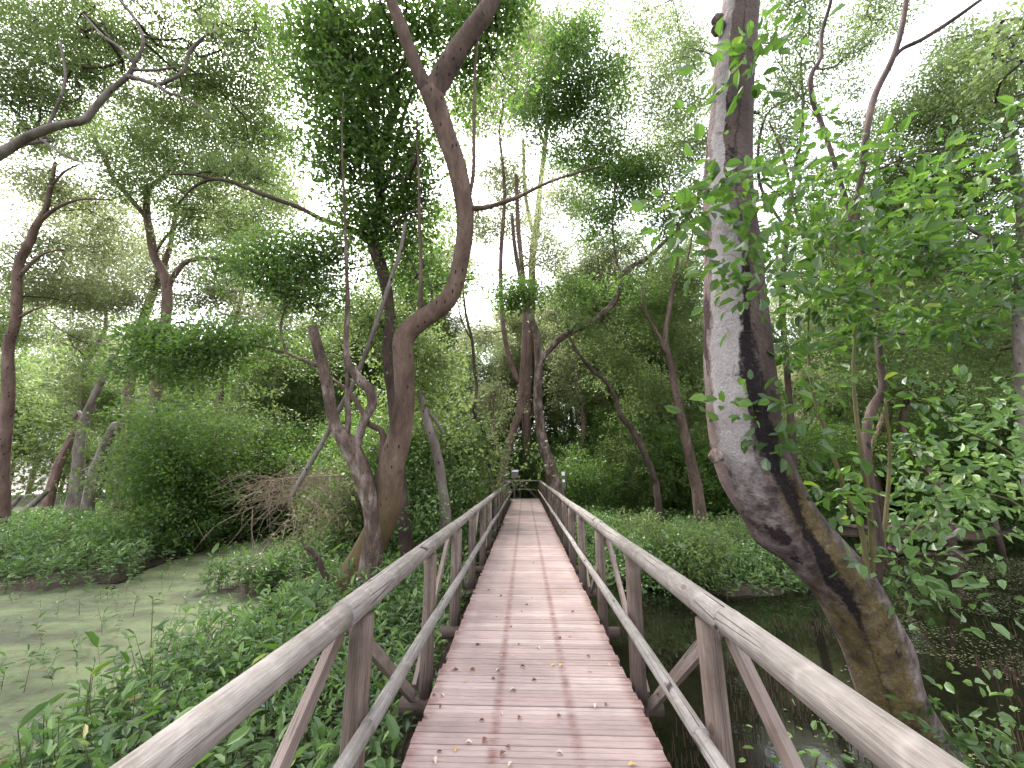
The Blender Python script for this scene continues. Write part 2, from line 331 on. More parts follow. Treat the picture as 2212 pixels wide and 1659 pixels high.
    # flaking left margin: tan with rusty pits
    f2 = math_('MULTIPLY', mrange(un, 0.36, 0.39, 1.0, 0.0), mrange(vn, 3.0, 3.5, 0.0, 1.0))
    col = mix(math_('MULTIPLY', f2, 0.7), col, (0.21, 0.155, 0.135))
    col = mix(math_('MULTIPLY', f2, mrange(big.outputs['Fac'], 0.5, 0.54, 0.0, 1.0)), col, (0.045, 0.022, 0.018))
    # ochre algae on the foot and up the right flank
    f3 = math_('MAXIMUM', mrange(vn, 2.1, 2.9, 1.0, 0.0), math_('MULTIPLY', mrange(un, 0.52, 0.60, 0.0, 1.0), mrange(vn, 3.3, 3.9, 1.0, 0.0)))
    f3 = math_('MULTIPLY', f3, mrange(un, 0.30, 0.40, 0.1, 0.95))
    f3 = math_('MULTIPLY', f3, mrange(un, 0.655, 0.70, 1.0, 0.1))
    f3 = math_('MULTIPLY', f3, mrange(med.outputs['Fac'], 0.36, 0.56, 0.45, 0.97))
    col = mix(f3, col, ochre.outputs[0])
    # black rot streak
    du = math_('ABSOLUTE', math_('SUBTRACT', math_('ADD', un, math_('MULTIPLY_ADD', med.outputs['Fac'], 0.05, -0.025)), curve(V, [(2.0, .50), (2.4, .52), (2.7, .55), (3.05, .585), (3.35, .615), (3.75, .60), (4.2, .57), (5.1, .566)])))
    wd = curve(V, [(2.1, .0), (2.35, .028), (2.85, .038), (3.12, .018), (3.35, .032), (3.7, .042), (4.3, .032), (4.95, .020), (5.3, .0)])
    f4 = mrange(math_('SUBTRACT', du, wd), -0.012, 0.010, 1.0, 0.0)
    f4 = math_('MULTIPLY', f4, mrange(med.outputs['Fac'], 0.36, 0.46, 0.6, 1.0))
    f4 = math_('MULTIPLY', f4, mrange(iso.outputs['Fac'], 0.36, 0.44, 0.55, 1.0))
    col = mix(f4, col, (0.018, 0.012, 0.014))
    # scattered dark scars
    pn = N(ns, 'ShaderNodeTexNoise', i_Scale=4.6, i_Detail=7.0, i_Roughness=0.62)
    mp2 = N(ns, 'ShaderNodeMapping'); mp2.inputs['Scale'].default_value = (1.2, 1.2, 0.6); mp2.inputs['Location'].default_value = (3.3, 1.2, 0.4)
    ln.new(tc.outputs['Object'], mp2.inputs[0]); ln.new(mp2.outputs[0], pn.inputs['Vector'])
    f5 = math_('MULTIPLY', mrange(pn.outputs['Fac'], 0.60, 0.64, 0.0, 0.9), math_('MULTIPLY', mrange(V, 1.0, 2.0, 0.35, 1.0), math_('SUBTRACT', 1.0, math_('MULTIPLY', f1, 0.75))))
    col = mix(f5, col, (0.022, 0.014, 0.016))
    mm = N(ns, 'ShaderNodeMix', data_type='RGBA', blend_type='OVERLAY'); mm.inputs[0].default_value = 0.6
    ln.new(col, mm.inputs[6]); ln.new(fine.outputs['Fac'], mm.inputs[7])
    p = N(ns, 'ShaderNodeBsdfPrincipled'); p.inputs['Roughness'].default_value = 0.8; p.inputs['Specular IOR Level'].default_value = 0.25
    ln.new(mm.outputs[2], p.inputs['Base Color'])
    h = math_('ADD', math_('MULTIPLY', fine.outputs['Fac'], 0.3), math_('ADD', math_('MULTIPLY', med.outputs['Fac'], 0.8), math_('ADD', math_('ADD', iso.outputs['Fac'], math_('MULTIPLY', f5, -0.6)), math_('MULTIPLY', f4, -1.0))))
    b = N(ns, 'ShaderNodeBump', i_Strength=0.85, i_Distance=0.04); ln.new(h, b.inputs['Height']); ln.new(b.outputs[0], p.inputs['Normal'])
    ln.new(p.outputs[0], out.inputs['Surface'])
    return m

DARKG = [(0.0, (0.028, 0.052, 0.013)), (0.6, (0.056, 0.102, 0.022)), (0.9, (0.11, 0.18, 0.036)), (1.0, (0.24, 0.29, 0.06))]
MIDG = [(0.0, (0.042, 0.064, 0.020)), (0.6, (0.088, 0.128, 0.036)), (0.92, (0.15, 0.20, 0.052)), (1.0, (0.29, 0.28, 0.08))]
GLARE_PALEG = [(0.0, (0.070, 0.084, 0.034)), (0.6, (0.125, 0.148, 0.058)), (0.9, (0.19, 0.205, 0.078)), (1.0, (0.30, 0.22, 0.11))]
HERBG = [(0.0, (0.034, 0.066, 0.026)), (0.45, (0.088, 0.150, 0.052)), (0.8, (0.18, 0.285, 0.085)), (0.95, (0.29, 0.40, 0.12)), (1.0, (0.50, 0.43, 0.20))]
BIGG = [(0.0, (0.028, 0.058, 0.020)), (0.6, (0.058, 0.108, 0.032)), (0.88, (0.13, 0.21, 0.045)), (1.0, (0.36, 0.41, 0.06))]
M = dict(
    dark=leaf_mat('dark_foliage', DARKG, 0.48, (0.24, 0.44, 0.07)),
    mid=leaf_mat('mid_foliage', MIDG, 0.5, (0.32, 0.46, 0.13)),
    pale=leaf_mat('glare_paled_foliage', GLARE_PALEG, 0.52, (0.46, 0.54, 0.24)),  # far-canopy leaves paled: lens bloom and veiling glare put into the leaf colour
    herb=leaf_mat('herb_foliage', HERBG, 0.32, (0.24, 0.46, 0.09), 0.36),
    big=leaf_mat('broad_leaf', BIGG, 0.42, (0.20, 0.42, 0.04), 0.38),
    bark=bark_mat('reddish_bark', (0.048, 0.031, 0.023), (0.12, 0.080, 0.058), (0.22, 0.16, 0.122), moss=(0.098, 0.070, 0.026), moss_amt=2.2),
    bark_b=bark_mat('upper_bark', (0.046, 0.030, 0.023), (0.112, 0.076, 0.056), (0.21, 0.155, 0.12)),
    bark2=bark_mat('blotched_bark', (0.040, 0.028, 0.022), (0.115, 0.080, 0.062), (0.36, 0.30, 0.265), scale=5.5),
    barkd=bark_mat('dark_bark', (0.026, 0.018, 0.015), (0.068, 0.046, 0.037), (0.15, 0.11, 0.092)),
    barkp=bark_mat('pale_bark', (0.09, 0.07, 0.056), (0.19, 0.16, 0.138), (0.32, 0.285, 0.26)),
    barkr=bark_mat('pinkish_bark', (0.085, 0.052, 0.042), (0.17, 0.112, 0.092), (0.26, 0.18, 0.15)),
    twig=flat_mat('twig_bark', (0.085, 0.060, 0.048), 0.85),
    dead=flat_mat('dead_twig', (0.33, 0.255, 0.18), 0.85),
    green_stem=flat_mat('green_stem', (0.105, 0.088, 0.030), 0.7, scale=6, col2=(0.05, 0.05, 0.02)),
    rail=wood_mat('weathered_round_timber', (0.165, 0.145, 0.126), (0.222, 0.200, 0.176), (0.275, 0.25, 0.222)),
    midrail=wood_mat('grey_round_timber', (0.18, 0.166, 0.148), (0.24, 0.222, 0.20), (0.29, 0.27, 0.247)),
    post=wood_mat('brown_post_timber', (0.085, 0.062, 0.050), (0.15, 0.114, 0.090), (0.205, 0.163, 0.134), ring=False, wet=0.85, grain=14),
    brace=wood_mat('sawn_brace_timber', (0.165, 0.125, 0.105), (0.215, 0.170, 0.145), (0.26, 0.215, 0.185), ring=False, grain=10),
    deck=deck_mat(), water=water_mat(),
    mud=flat_mat('dark_mud', (0.070, 0.048, 0.034), 0.8, scale=3, col2=(0.022, 0.016, 0.011), bump=0.6),
    duck=duck_mat(),
    speck=flat_mat('floating_weed', (0.13, 0.145, 0.065), 0.7, scale=9, col2=(0.055, 0.045, 0.028)),
    litter=flat_mat('dry_leaf', (0.20, 0.09, 0.05), 0.7, scale=20), litter_y=flat_mat('yellow_leaf', (0.55, 0.42, 0.12), 0.6, scale=20, col2=(0.35, 0.22, 0.07)),
    litter_d=flat_mat('blackened_leaf', (0.035, 0.015, 0.018), 0.6, scale=20), litter_w=flat_mat('bleached_leaf', (0.60, 0.50, 0.42), 0.7, scale=20, col2=(0.4, 0.3, 0.24)),
    root=flat_mat('aerial_root_bark', (0.085, 0.055, 0.035), 0.8, scale=10),
    big_trunk=big_trunk_mat(),
    signwood=flat_mat('sign_board_timber', (0.13, 0.10, 0.10), 0.7), white=flat_mat('white_plaque', (0.72, 0.70, 0.72), 0.4, scale=4, col2=(0.62, 0.60, 0.62)),
)

# ------------------------------------------------------------------ mesh helpers
def make_mesh(name, verts, quads, uvs=None, attrs=None, smooth=False, tris=None):
    me = bpy.data.meshes.new(name)
    verts = np.asarray(verts, np.float32); nv = len(verts)
    quads = np.asarray(quads, np.int32).reshape(-1, 4)
    tr = np.asarray(tris, np.int32).reshape(-1, 3) if tris is not None and len(tris) else np.zeros((0, 3), np.int32)
    me.vertices.add(nv); me.vertices.foreach_set('co', verts.ravel())
    li = np.concatenate([quads.ravel(), tr.ravel()])
    me.loops.add(len(li)); me.loops.foreach_set('vertex_index', li)
    nq, nt_ = len(quads), len(tr)
    ls = np.concatenate([np.arange(nq) * 4, nq * 4 + np.arange(nt_) * 3]).astype(np.int32)
    me.polygons.add(nq + nt_); me.polygons.foreach_set('loop_start', ls)
    me.update(calc_edges=True)
    if uvs is not None:
        u = me.uv_layers.new(name='UVMap'); u.data.foreach_set('uv', np.asarray(uvs, np.float32)[li].ravel() if len(uvs) == nv else np.asarray(uvs, np.float32).ravel())
    for k, (dom, arr) in (attrs or {}).items():
        a = me.attributes.new(k, 'FLOAT', dom); a.data.foreach_set('value', np.asarray(arr, np.float32))
    me.polygons.foreach_set('use_smooth', np.full(nq + nt_, smooth))
    return me

def link(name, me, mat, parent=None, loc=(0, 0, 0)):
    o = bpy.data.objects.new(name, me); COL.objects.link(o)
    if mat is not None and me is not None and not me.materials: me.materials.append(mat)
    o.location = loc
    if parent is not None: o.parent = parent
    return o

def thing(name, label, cat, loc=(0, 0, 0), group=None, rz=0.0):
    o = bpy.data.objects.new(name, None); COL.objects.link(o); o.location = loc; o.rotation_euler = (0, 0, rz)
    o.empty_display_size = 0.2
    o['label'] = label; o['category'] = cat
    if group: o['group'] = group
    return o

def tag(o, label=None, cat=None, group=None, kind=None):
    if label: o['label'] = label
    if cat: o['category'] = cat
    if group: o['group'] = group
    if kind: o['kind'] = kind
    return o

def catmull(pts, rad, step):
    pts = np.asarray(pts, float); rad = np.asarray(rad, float)
    if len(pts) == 2:
        n = max(2, int(np.linalg.norm(pts[1] - pts[0]) / step) + 1); t = np.linspace(0, 1, n)[:, None]
        return pts[0] * (1 - t) + pts[1] * t, np.interp(t[:, 0], [0, 1], rad)
    p = np.vstack([2 * pts[0] - pts[1], pts, 2 * pts[-1] - pts[-2]]); r = np.concatenate([[rad[0]], rad, [rad[-1]]])
    op, orr = [], []
    for i in range(1, len(p) - 2):
        L = np.linalg.norm(p[i + 1] - p[i]); n = max(2, int(L / step))
        t = np.linspace(0, 1, n, endpoint=False)[:, None]
        a = 2 * p[i]; b = p[i + 1] - p[i - 1]; c = 2 * p[i - 1] - 5 * p[i] + 4 * p[i + 1] - p[i + 2]; d = -p[i - 1] + 3 * p[i] - 3 * p[i + 1] + p[i + 2]
        op.append(0.5 * (a + b * t + c * t * t + d * t ** 3)); orr.append(np.interp(t[:, 0], [0, 1], [r[i], r[i + 1]]))
    op.append(p[-2][None]); orr.append([r[-2]])
    return np.vstack(op), np.concatenate(orr)

class Tubes:
    def __init__(s): s.v = []; s.q = []; s.uv = []; s.vl = []; s.t = []; s.n = 0
    def add(s, pts, rad, sides=8, step=0.2, rough=0.0, cap=True, ref=None, vl0=0.0, resample=True, lumps=None):
        if resample: pts, rad = catmull(pts, rad, step)
        pts = np.asarray(pts, float); rad = np.asarray(rad, float); n = len(pts)
        tan = np.gradient(pts, axis=0); tan /= np.linalg.norm(tan, axis=1)[:, None] + 1e-9
        nr = np.array(ref if ref is not None else (FW if abs(tan[0] @ FW) < 0.9 else UP), float)
        ns_ = []
        for i in range(n):
            nr = nr - tan[i] * (nr @ tan[i]); nr /= np.linalg.norm(nr) + 1e-9; ns_.append(nr.copy())
        ns_ = np.array(ns_); bn = np.cross(tan, ns_)
        k = sides + 1; th = np.linspace(0, 2 * pi, k)
        seg = np.linalg.norm(np.diff(pts, axis=0), axis=1); vl = np.concatenate([[0], np.cumsum(seg)]) + vl0
        rr = np.repeat(rad[:, None], k, 1)
        if rough > 0:
            ph = R.uniform(0, 6.28, 8)
            T, Vv = np.meshgrid(th, vl)
            f = (np.sin(2 * T + ph[0] + 1.3 * Vv) * 0.35 + np.sin(3 * T + ph[1] - 2.1 * Vv) * 0.3 + np.sin(5 * T + ph[2] + 3.7 * Vv) * 0.15 + np.sin(ph[3] + 4.9 * Vv) * 0.25 + np.sin(T + ph[4] + 9 * Vv) * 0.15)
            rr = rr * (1 + rough * f)
        if lumps is not None:
            T, Vv = np.meshgrid(th, vl)
            for (tc_, vc, wt, wv, a) in lumps:
                dT = np.abs((T - tc_ + pi) % (2 * pi) - pi)
                rr = rr * (1 + a * np.exp(-(dT / wt) ** 2 - ((Vv - vc) / wv) ** 2))
        vv = pts[:, None, :] + rr[..., None] * (np.cos(th)[None, :, None] * ns_[:, None, :] + np.sin(th)[None, :, None] * bn[:, None, :])
        s.v.append(vv.reshape(-1, 3))
        uu, v2 = np.meshgrid(th / (2 * pi), vl); s.uv.append(np.stack([uu.ravel(), v2.ravel()], 1)); s.vl.append(v2.ravel())
        i, j = np.meshgrid(np.arange(n - 1), np.arange(sides), indexing='ij'); a = (i * k + j).ravel() + s.n
        s.q.append(np.stack([a, a + 1, a + 1 + k, a + k], 1))
        if cap:
            for e, ii in ((0, 0), (1, n - 1)):
                ci = s.n + n * k + e
                s.v.append(pts[ii][None] + (tan[ii] * rad[ii] * (0.15 if e else -0.15))[None]); s.uv.append(np.array([[0.5, vl[ii]]])); s.vl.append([vl[ii]])
                rng = np.arange(sides) + s.n + ii * k
                s.t.append(np.stack([rng, rng + 1, np.full(sides, ci)], 1) if e else np.stack([rng + 1, rng, np.full(sides, ci)], 1))
            s.n += 2
        s.n += n * k
        return pts, rad
    def box(s, a, b, w, t, side):
        """sawn bar from a to b; side = width direction."""
        a = np.array(a, float); b = np.array(b, float); d = b - a; L = np.linalg.norm(d); d /= L
        sd = np.array(side, float); sd -= d * (sd @ d); sd /= np.linalg.norm(sd); n = np.cross(d, sd)
        c = []
        for e, pnt in ((0, a), (1, b)):
            for x, y in ((-1, -1), (1, -1), (1, 1), (-1, 1)): c.append(pnt + sd * x * w / 2 + n * y * t / 2)
        s.v.append(np.array(c)); s.uv.append(np.array([[x, L * e] for e in (0, 1) for x in (0, .25, .5, .75)])); s.vl.append(np.repeat([0, L], 4))
        s.q.append(np.array([[0, 1, 5, 4], [1, 2, 6, 5], [2, 3, 7, 6], [3, 0, 4, 7], [3, 2, 1, 0], [4, 5, 6, 7]]) + s.n); s.n += 8
    def build(s, name, mat, parent=None, origin=(0, 0, 0), smooth=True):
        v = np.vstack(s.v) - np.array(origin)
        me = make_mesh(name, v, np.vstack(s.q), uvs=np.vstack(s.uv), attrs={'vlen': ('POINT', np.concatenate(s.vl))}, smooth=smooth, tris=np.vstack(s.t) if s.t else None)
        return link(name, me, mat, parent)

def unit(v): return v / (np.linalg.norm(v, axis=-1, keepdims=True) + 1e-9)

def leaf_arrays(pos, axis, normal, L, Wd, fold=False):
    """pos base point, axis leaf direction, normal face normal."""
    n = len(pos); axis = unit(axis); side = unit(np.cross(axis, normal)); nm = np.cross(side, axis)
    L = L[:, None]; Wd = Wd[:, None]
    if fold:
        sg = nm * Wd * 0.22
        v = np.stack([pos, pos + axis * L * .3 + side * Wd * .5 + sg, pos + axis * L * .72 + side * Wd * .42 + sg - nm * L * .03, pos + axis * L - nm * L * .1,
                      pos + axis * L * .72 - side * Wd * .42 + sg - nm * L * .03, pos + axis * L * .3 - side * Wd * .5 + sg], 1)
        b = np.arange(n)[:, None] * 6
        q = np.stack([b + [0, 1, 2, 3], b + [0, 3, 4, 5]], 1).reshape(-1, 4)
        return v.reshape(-1, 3), q, 2
    v = np.stack([pos, pos + axis * L * .5 + side * Wd * .5, pos + axis * L, pos + axis * L * .5 - side * Wd * .5], 1)
    q = np.arange(n * 4).reshape(-1, 4)
    return v.reshape(-1, 3), q, 1

def build_leaves(name, pos, axis, normal, L, Wd, mat, parent=None, origin=(0, 0, 0), fold=False, rnd=None):
    k_ = ~((pos[:, 0] > -1.05) & (pos[:, 0] < 1.15) & (pos[:, 1] > -2) & (pos[:, 1] < 23.6) & (pos[:, 2] < 2.2))   # nothing grows through the boardwalk
    if parent is not None and parent.location.z > -50: pos, axis, normal, L, Wd = pos[k_], axis[k_], normal[k_], L[k_], Wd[k_]; rnd = rnd[k_] if rnd is not None else None
    v, q, k = leaf_arrays(pos - np.array(origin), axis, normal, L, Wd, fold)
    rnd = R.random(len(pos)) if rnd is None else rnd
    me = make_mesh(name, v, q, attrs={'rnd': ('FACE', np.repeat(rnd, k))})
    return link(name, me, mat, parent)

def clump_leaves(centres, per, sigma, L, out_from=None, flat=0.7):
    """leaves scattered round clump centres. returns pos, axis, normal, L, W, rnd"""
    n = len(centres) * per
    c = np.repeat(centres, per, 0)
    off = R.normal(0, 1, (n, 3)); off[:, 2] *= flat
    off *= np.repeat(sigma * R.uniform(.6, 1.4, len(centres)), per)[:, None]
    pos = c + off
    ax = unit(unit(off) + R.normal(0, .6, (n, 3)) + np.array([0, 0, -0.1]))
    nm = unit(R.normal(0, .85, (n, 3)) + np.array([0, 0, .8]))
    LL = L * R.uniform(.7, 1.3, n)
    rnd = np.clip(np.repeat(R.random(len(centres)), per) * .6 + R.random(n) * .42, 0, 1)
    return pos, ax, nm, LL, LL * R.uniform(.42, .62, n), rnd

def ellipsoid_pts(c, rad, n, shell=0.45):
    d = unit(R.normal(0, 1, (n, 3))); r = R.random(n) ** (1 / (3.0 if shell == 0 else 2.0 + 3 * shell))
    return np.asarray(c) + d * r[:, None] * np.asarray(rad)

def twig_paths(tb, a, b, r0, r1, sides=4, wob=0.12):
    a = np.asarray(a); b = np.asarray(b); L = np.linalg.norm(b - a)
    m1 = a * .66 + b * .34 + R.normal(0, wob * L, 3); m2 = a * .33 + b * .67 + R.normal(0, wob * L, 3)
    tb.add([a, m1, m2, b], [r0, r0 * .8 + r1 * .2, r0 * .4 + r1 * .6, r1], sides=sides, step=max(L / 7, .05), cap=False)

LASTQ = 0; SEEN = set()
def uniq(lab):
    if lab in SEEN:
        lab = lab.replace(' mangrove tree', ' tree').replace(', middle distance', ', midway') + ', %d percent across' % int(np.clip(LASTQ / 22.12, 0, 100))
    SEEN.add(lab); return lab
def where(x, y):
    v = np.array([x, y, 1.6]) - C0; q = F_PX * (v @ RT) / (v @ FW) + CX
    for lim, nm in ((150, 'at the left edge'), (300, 'left of the pale trunk pair'), (440, 'behind the pale trunk pair'), (560, 'left of the brown brush'), (680, 'behind the brown brush'), (830, 'behind the forked tree'), (1010, 'right of the S-shaped tree'), (1130, 'behind the left rail end'),
                    (1260, 'behind the right rail end'), (1380, 'behind the slanting thin tree'), (1520, 'left of the leaning giant'), (1700, 'behind the leaning giant'), (1820, 'behind the thin shoots'), (1960, 'right of the thin shoots'), (2100, 'toward the right edge'), (9999, 'at the right edge')):
        if q < lim: break
    if q < 0: nm = 'cut by the left edge'
    if q > 2212: nm = 'cut by the right edge'
    global LASTQ; LASTQ = q
    return nm, ('front row' if y < 13 else 'second row' if y < 16 else 'third row' if y < 19.5 else 'middle distance' if y < 24 else 'well back' if y < 29 else 'far back' if y < 36 else 'farthest row')
COV_FAR, COV_NEAR = 3.2, 1.3
def crown_from_blobs(root, origin, stems_pts, blobs, mat, L=0.075, fold=False, twig_mat=None, twig_r=0.012, name='crown', sigma=None, tw=True):
    """blobs: (px,py,rx,ry,d,cov[,depthfactor]); foliage masses where the photo shows them, at real distances"""
    P_, A_, N_, L_, W_, R_ = [], [], [], [], [], []
    tb = Tubes(); stems_pts = np.vstack(stems_pts); TW = []
    for b in blobs:
        px, py, rx, ry, d, cov = b[:6]; df = b[6] if len(b) > 6 else 1.0
        c = P(px, py, d); ax_, ay_ = rx * d / F_PX, ry * d / F_PX; az_ = (ax_ + ay_) / 2 * df
        area = pi * ax_ * ay_; la = L * L * .46 * .55
        n = int(cov * area / la * (COV_FAR if d > 5 else COV_NEAR))
        sg = sigma or max(.10, L * 2.2)
        per = max(8, min(60, int(28 * (sg / .2) ** 1.2)))
        nc = max(3, n // per)
        ns = max(4, nc // 4); sub = ellipsoid_pts((0, 0, 0), (1, 1, 1), ns, 0)
        wt = R.random(ns) + .15; q = sub[R.choice(ns, nc, p=wt / wt.sum())] + R.normal(0, 1, (nc, 3)) * np.array([.26, .13, .26])
        cen = c + q[:, :1] * ax_ * RT + q[:, 1:2] * ay_ * UP + q[:, 2:3] * az_ * FW
        p_, a_, n_, l_, w_, r_ = clump_leaves(cen, per, sg, L)
        P_.append(p_); A_.append(a_); N_.append(n_); L_.append(l_); W_.append(w_); R_.append(r_)
        if tw: TW.append(cen[:: max(1, nc // 34)][:34])
    if tw:
        tgt = np.vstack(TW); st = stems_pts[:: max(1, len(stems_pts) // 160)]
        nodes = list(st); plen = [0.0] * len(st); par = [-1] * len(st); cnt = []
        dist0 = np.array([np.min(np.linalg.norm(st - t_, axis=1)) for t_ in tgt]); order = np.argsort(dist0)
        A = np.array(nodes); PL = np.array(plen)
        for ti in order:
            t_ = tgt[ti]; dd = np.linalg.norm(A - t_, axis=1); k = int(np.argmin(dd + .22 * PL)); dk = dd[k]
            base = A[k]; pk = k; ns_ = max(1, int(dk / .9))
            for q_ in range(1, ns_ + 1):
                nw = base + (t_ - base) * q_ / ns_ + (R.normal(0, .06 * dk + .02, 3) if q_ < ns_ else 0)
                A = np.vstack([A, nw]); PL = np.append(PL, PL[pk] + dk / ns_); par.append(pk); pk = len(A) - 1
        c_ = np.zeros(len(A)); 
        for q_ in range(len(A) - 1, len(st) - 1, -1):
            c_[q_] += 1
            if par[q_] >= len(st): c_[par[q_]] += c_[q_]
        rr_ = twig_r * .34 * c_ ** .40
        for q_ in range(len(st), len(A)):
            p_ = par[q_]; r0 = rr_[q_] * 1.1; a_ = A[p_]; b_ = A[q_]; L_0 = np.linalg.norm(b_ - a_)
            m_ = (a_ + b_) / 2 + R.normal(0, .07 * L_0, 3)
            tb.add([a_, m_, b_], [r0, r0 * .9, r0 * .75], sides=4 if r0 > .008 else 3, step=max(L_0 / 3, .05), cap=False)
    o = build_leaves(name, np.vstack(P_), np.vstack(A_), np.vstack(N_), np.concatenate(L_), np.concatenate(W_), mat, root, origin, fold, np.concatenate(R_))
    if tw and tb.v: tb.build('twigs', twig_mat or M['twig'], root, origin)
    return o

def stem_world(pts, d):
    """pts (px,py,rpx[,d]) -> world points, radii"""
    w, r = [], []
    for q in pts:
        dd = q[3] if len(q) > 3 else d
        w.append(P(q[0], q[1], dd)); r.append(q[2] * dd / F_PX)
    return np.array(w), np.array(r)

def traced_tree(name, label, d, trunk, branches=(), blobs=(), mat='bark', leaf='mid', L=0.075, fold=False, sides=14, cat='tree', rough=.07,
                ground=True, extra=None, leaf2=None, blobs2=(), trunk_kw=None, bmat=None, twig_r=.015, group=None):
    w, r = stem_world(trunk, d)
    if ground:   # carry the foot down into the soil
        b = w[0].copy(); foot = b + (w[0] - w[1]) / (np.linalg.norm(w[0] - w[1]) + 1e-6) * .3; foot[2] = min(b[2] - .3, -1.0)
        w = np.vstack([foot, w]); r = np.concatenate([[r[0] * 1.25], r])
    org = w[0].copy(); root = thing(name, label, cat, org, group)
    tb = Tubes(); sp, _ = tb.add(w, r, sides=sides, step=.12 if d < 9 else .25, rough=rough, ref=FW, **(trunk_kw or {})); tb.build('trunk', M[mat], root, org)
    stems = [sp]
    for br in branches:
        bw, brr = stem_world(br, d); t2 = Tubes()
        q, _ = t2.add(bw, brr, sides=max(6, sides - 4), step=.12 if d < 9 else .25, rough=rough, ref=FW); t2.build('branch', M[bmat or mat], root, org); stems.append(q)
    if blobs: crown_from_blobs(root, org, stems, blobs, M[leaf], L, fold, twig_r=twig_r)
    if blobs2: crown_from_blobs(root, org, stems, blobs2, M[leaf2], L, fold, twig_r=twig_r)
    return root

def copy_tree(o, parent=None):
    c = o.copy(); COL.objects.link(c)
    if parent is not None: c.parent = parent
    for ch in list(o.children): copy_tree(ch, c)
    return c

# ------------------------------------------------------------------ ground and water
def vnoise(x, y, s=1.0, seed=0):
    return (np.sin(x * 1.3 * s + seed) * np.cos(y * 1.1 * s + seed * 1.7) + .5 * np.sin(x * 2.9 * s + 1.3 + seed) * np.cos(y * 3.1 * s + seed) + .3 * np.sin(x * 6.1 * s + y * 2.2 * s + seed))

def smooth(a, b, x): t = np.clip((x - a) / (b - a), 0, 1); return t * t * (3 - 2 * t)

def landness(x, y):
    """1 on land, 0 in the water."""
    n = vnoise(x, y, .9, 2.0) * .45
    left_near = smooth(-4.4, -3.6, x + n * .5 + .05 * (y - 4)) * (x < -.5) * smooth(9.5, 8.5, y)
    left_band = smooth(7.6, 8.6, y + n + .18 * (x + 6) * 0) * (x < .3)
    pond1 = np.exp(-(((x + 7.7 + .12 * (y - 11)) / 2.1) ** 2 + ((y - 11.6) / 4.0) ** 2) * 1.0)
    pond2 = smooth(-16, -19, x) * smooth(21, 23, y) * smooth(40, 38, y)
    left = np.maximum(left_near, left_band) * (1 - smooth(.35, .6, pond1)) * (1 - pond2)
    bank = smooth(8.0, 8.9, y + n) * (x >= .3) * np.maximum(smooth(6.2, 5.2, x + n * .5 - .25 * (y - 8)), smooth(14.5, 16, y + n))
    return np.clip(np.maximum(left, bank), 0, 1)

def ground_z(x, y): return -1.25 + .53 * landness(x, y) + .05 * vnoise(x, y, 1.7, 5) * landness(x, y)

gx = np.concatenate([np.linspace(-160, -26, 16), np.linspace(-25, 25, 170), np.linspace(26, 160, 16)])
gy = np.concatenate([np.linspace(-60, -6, 8), np.linspace(-5, 34, 150), np.linspace(36, 240, 20)])
X, Y = np.meshgrid(gx, gy); Z = ground_z(X, Y)
ii, jj = np.meshgrid(np.arange(len(gy) - 1), np.arange(len(gx) - 1), indexing='ij'); a = (ii * len(gx) + jj).ravel()
o = link('ground', make_mesh('ground', np.stack([X.ravel(), Y.ravel(), Z.ravel()], 1), np.stack([a, a + 1, a + 1 + len(gx), a + len(gx)], 1), smooth=True), M['mud']); tag(o, kind='structure')
WZ = -0.8
o = link('water', make_mesh('water', [[-160, -60, WZ], [160, -60, WZ], [160, 240, WZ], [-160, 240, WZ]], [[0, 1, 2, 3]]), M['water']); tag(o, kind='structure')

def sheet(name, x0, x1, y0, y1, z, keep, mat, st=.12, bumpz=.0):
    xs = np.arange(x0, x1, st); ys = np.arange(y0, y1, st); X, Y = np.meshgrid(xs, ys)
    ii, jj = np.meshgrid(np.arange(len(ys) - 1), np.arange(len(xs) - 1), indexing='ij'); a = (ii * len(xs) + jj).ravel()
    k = keep(X[:-1, :-1].ravel(), Y[:-1, :-1].ravel()); a = a[k]
    Z = np.full(X.shape, z) + bumpz * np.abs(vnoise(X, Y, 4, 3))
    me = make_mesh(name, np.stack([X.ravel(), Y.ravel(), Z.ravel()], 1), np.stack([a, a + 1, a + 1 + len(xs), a + len(xs)], 1), smooth=True)
    return link(name, me, mat)
o = sheet('duckweed', -50, -1.2, 1.0, 40, WZ + .004, lambda x, y: (landness(x, y) < .85) & (vnoise(x, y, 1.9, 1) > -1.55), M['duck'], .12, .012)
tag(o, 'pale green duckweed covering the still water on the left', 'duckweed', kind='stuff')

# ------------------------------------------------------------------ boardwalk
XL, XR, YE = -0.70, 0.80, 22.9
bw = thing('boardwalk', 'pinkish plank boardwalk with round-timber railings running straight into the mangroves', 'boardwalk', (0, 0, 0))
v, q, rn = [], [], []
def plank(cx0, cx1, y0, y1, z, rnd, th=.028, yaxis=False):
    b = len(v); ch = .005
    prof = [(y0, z - th), (y0, z - ch), (y0 + ch, z), (y0 + (y1 - y0) * .46, z), (y0 + (y1 - y0) * .5, z - .006), (y0 + (y1 - y0) * .54, z), (y1 - ch, z), (y1, z - ch), (y1, z - th)]
    for xx in (cx0, cx1):
        for (yy, zz) in prof: v.append((yy, xx, zz) if yaxis else (xx, yy, zz))
    m_ = len(prof)
    for i in range(m_): j = (i + 1) % m_; q.append((b + i, b + m_ + i, b + m_ + j, b + j)); rn.append(rnd)
    for e in (0, m_):   # end grain
        for i in (0, 3, 5): pass
    q.append((b, b + 1, b + 7, b + 8)); rn.append(rnd * .6); q.append((b + 1, b + 2, b + 6, b + 7)); rn.append(rnd * .6)
    q.append((b + m_, b + m_ + 8, b + m_ + 7, b + m_ + 1)); rn.append(rnd * .6); q.append((b + m_ + 1, b + m_ + 7, b + m_ + 6, b + m_ + 2)); rn.append(rnd * .6)
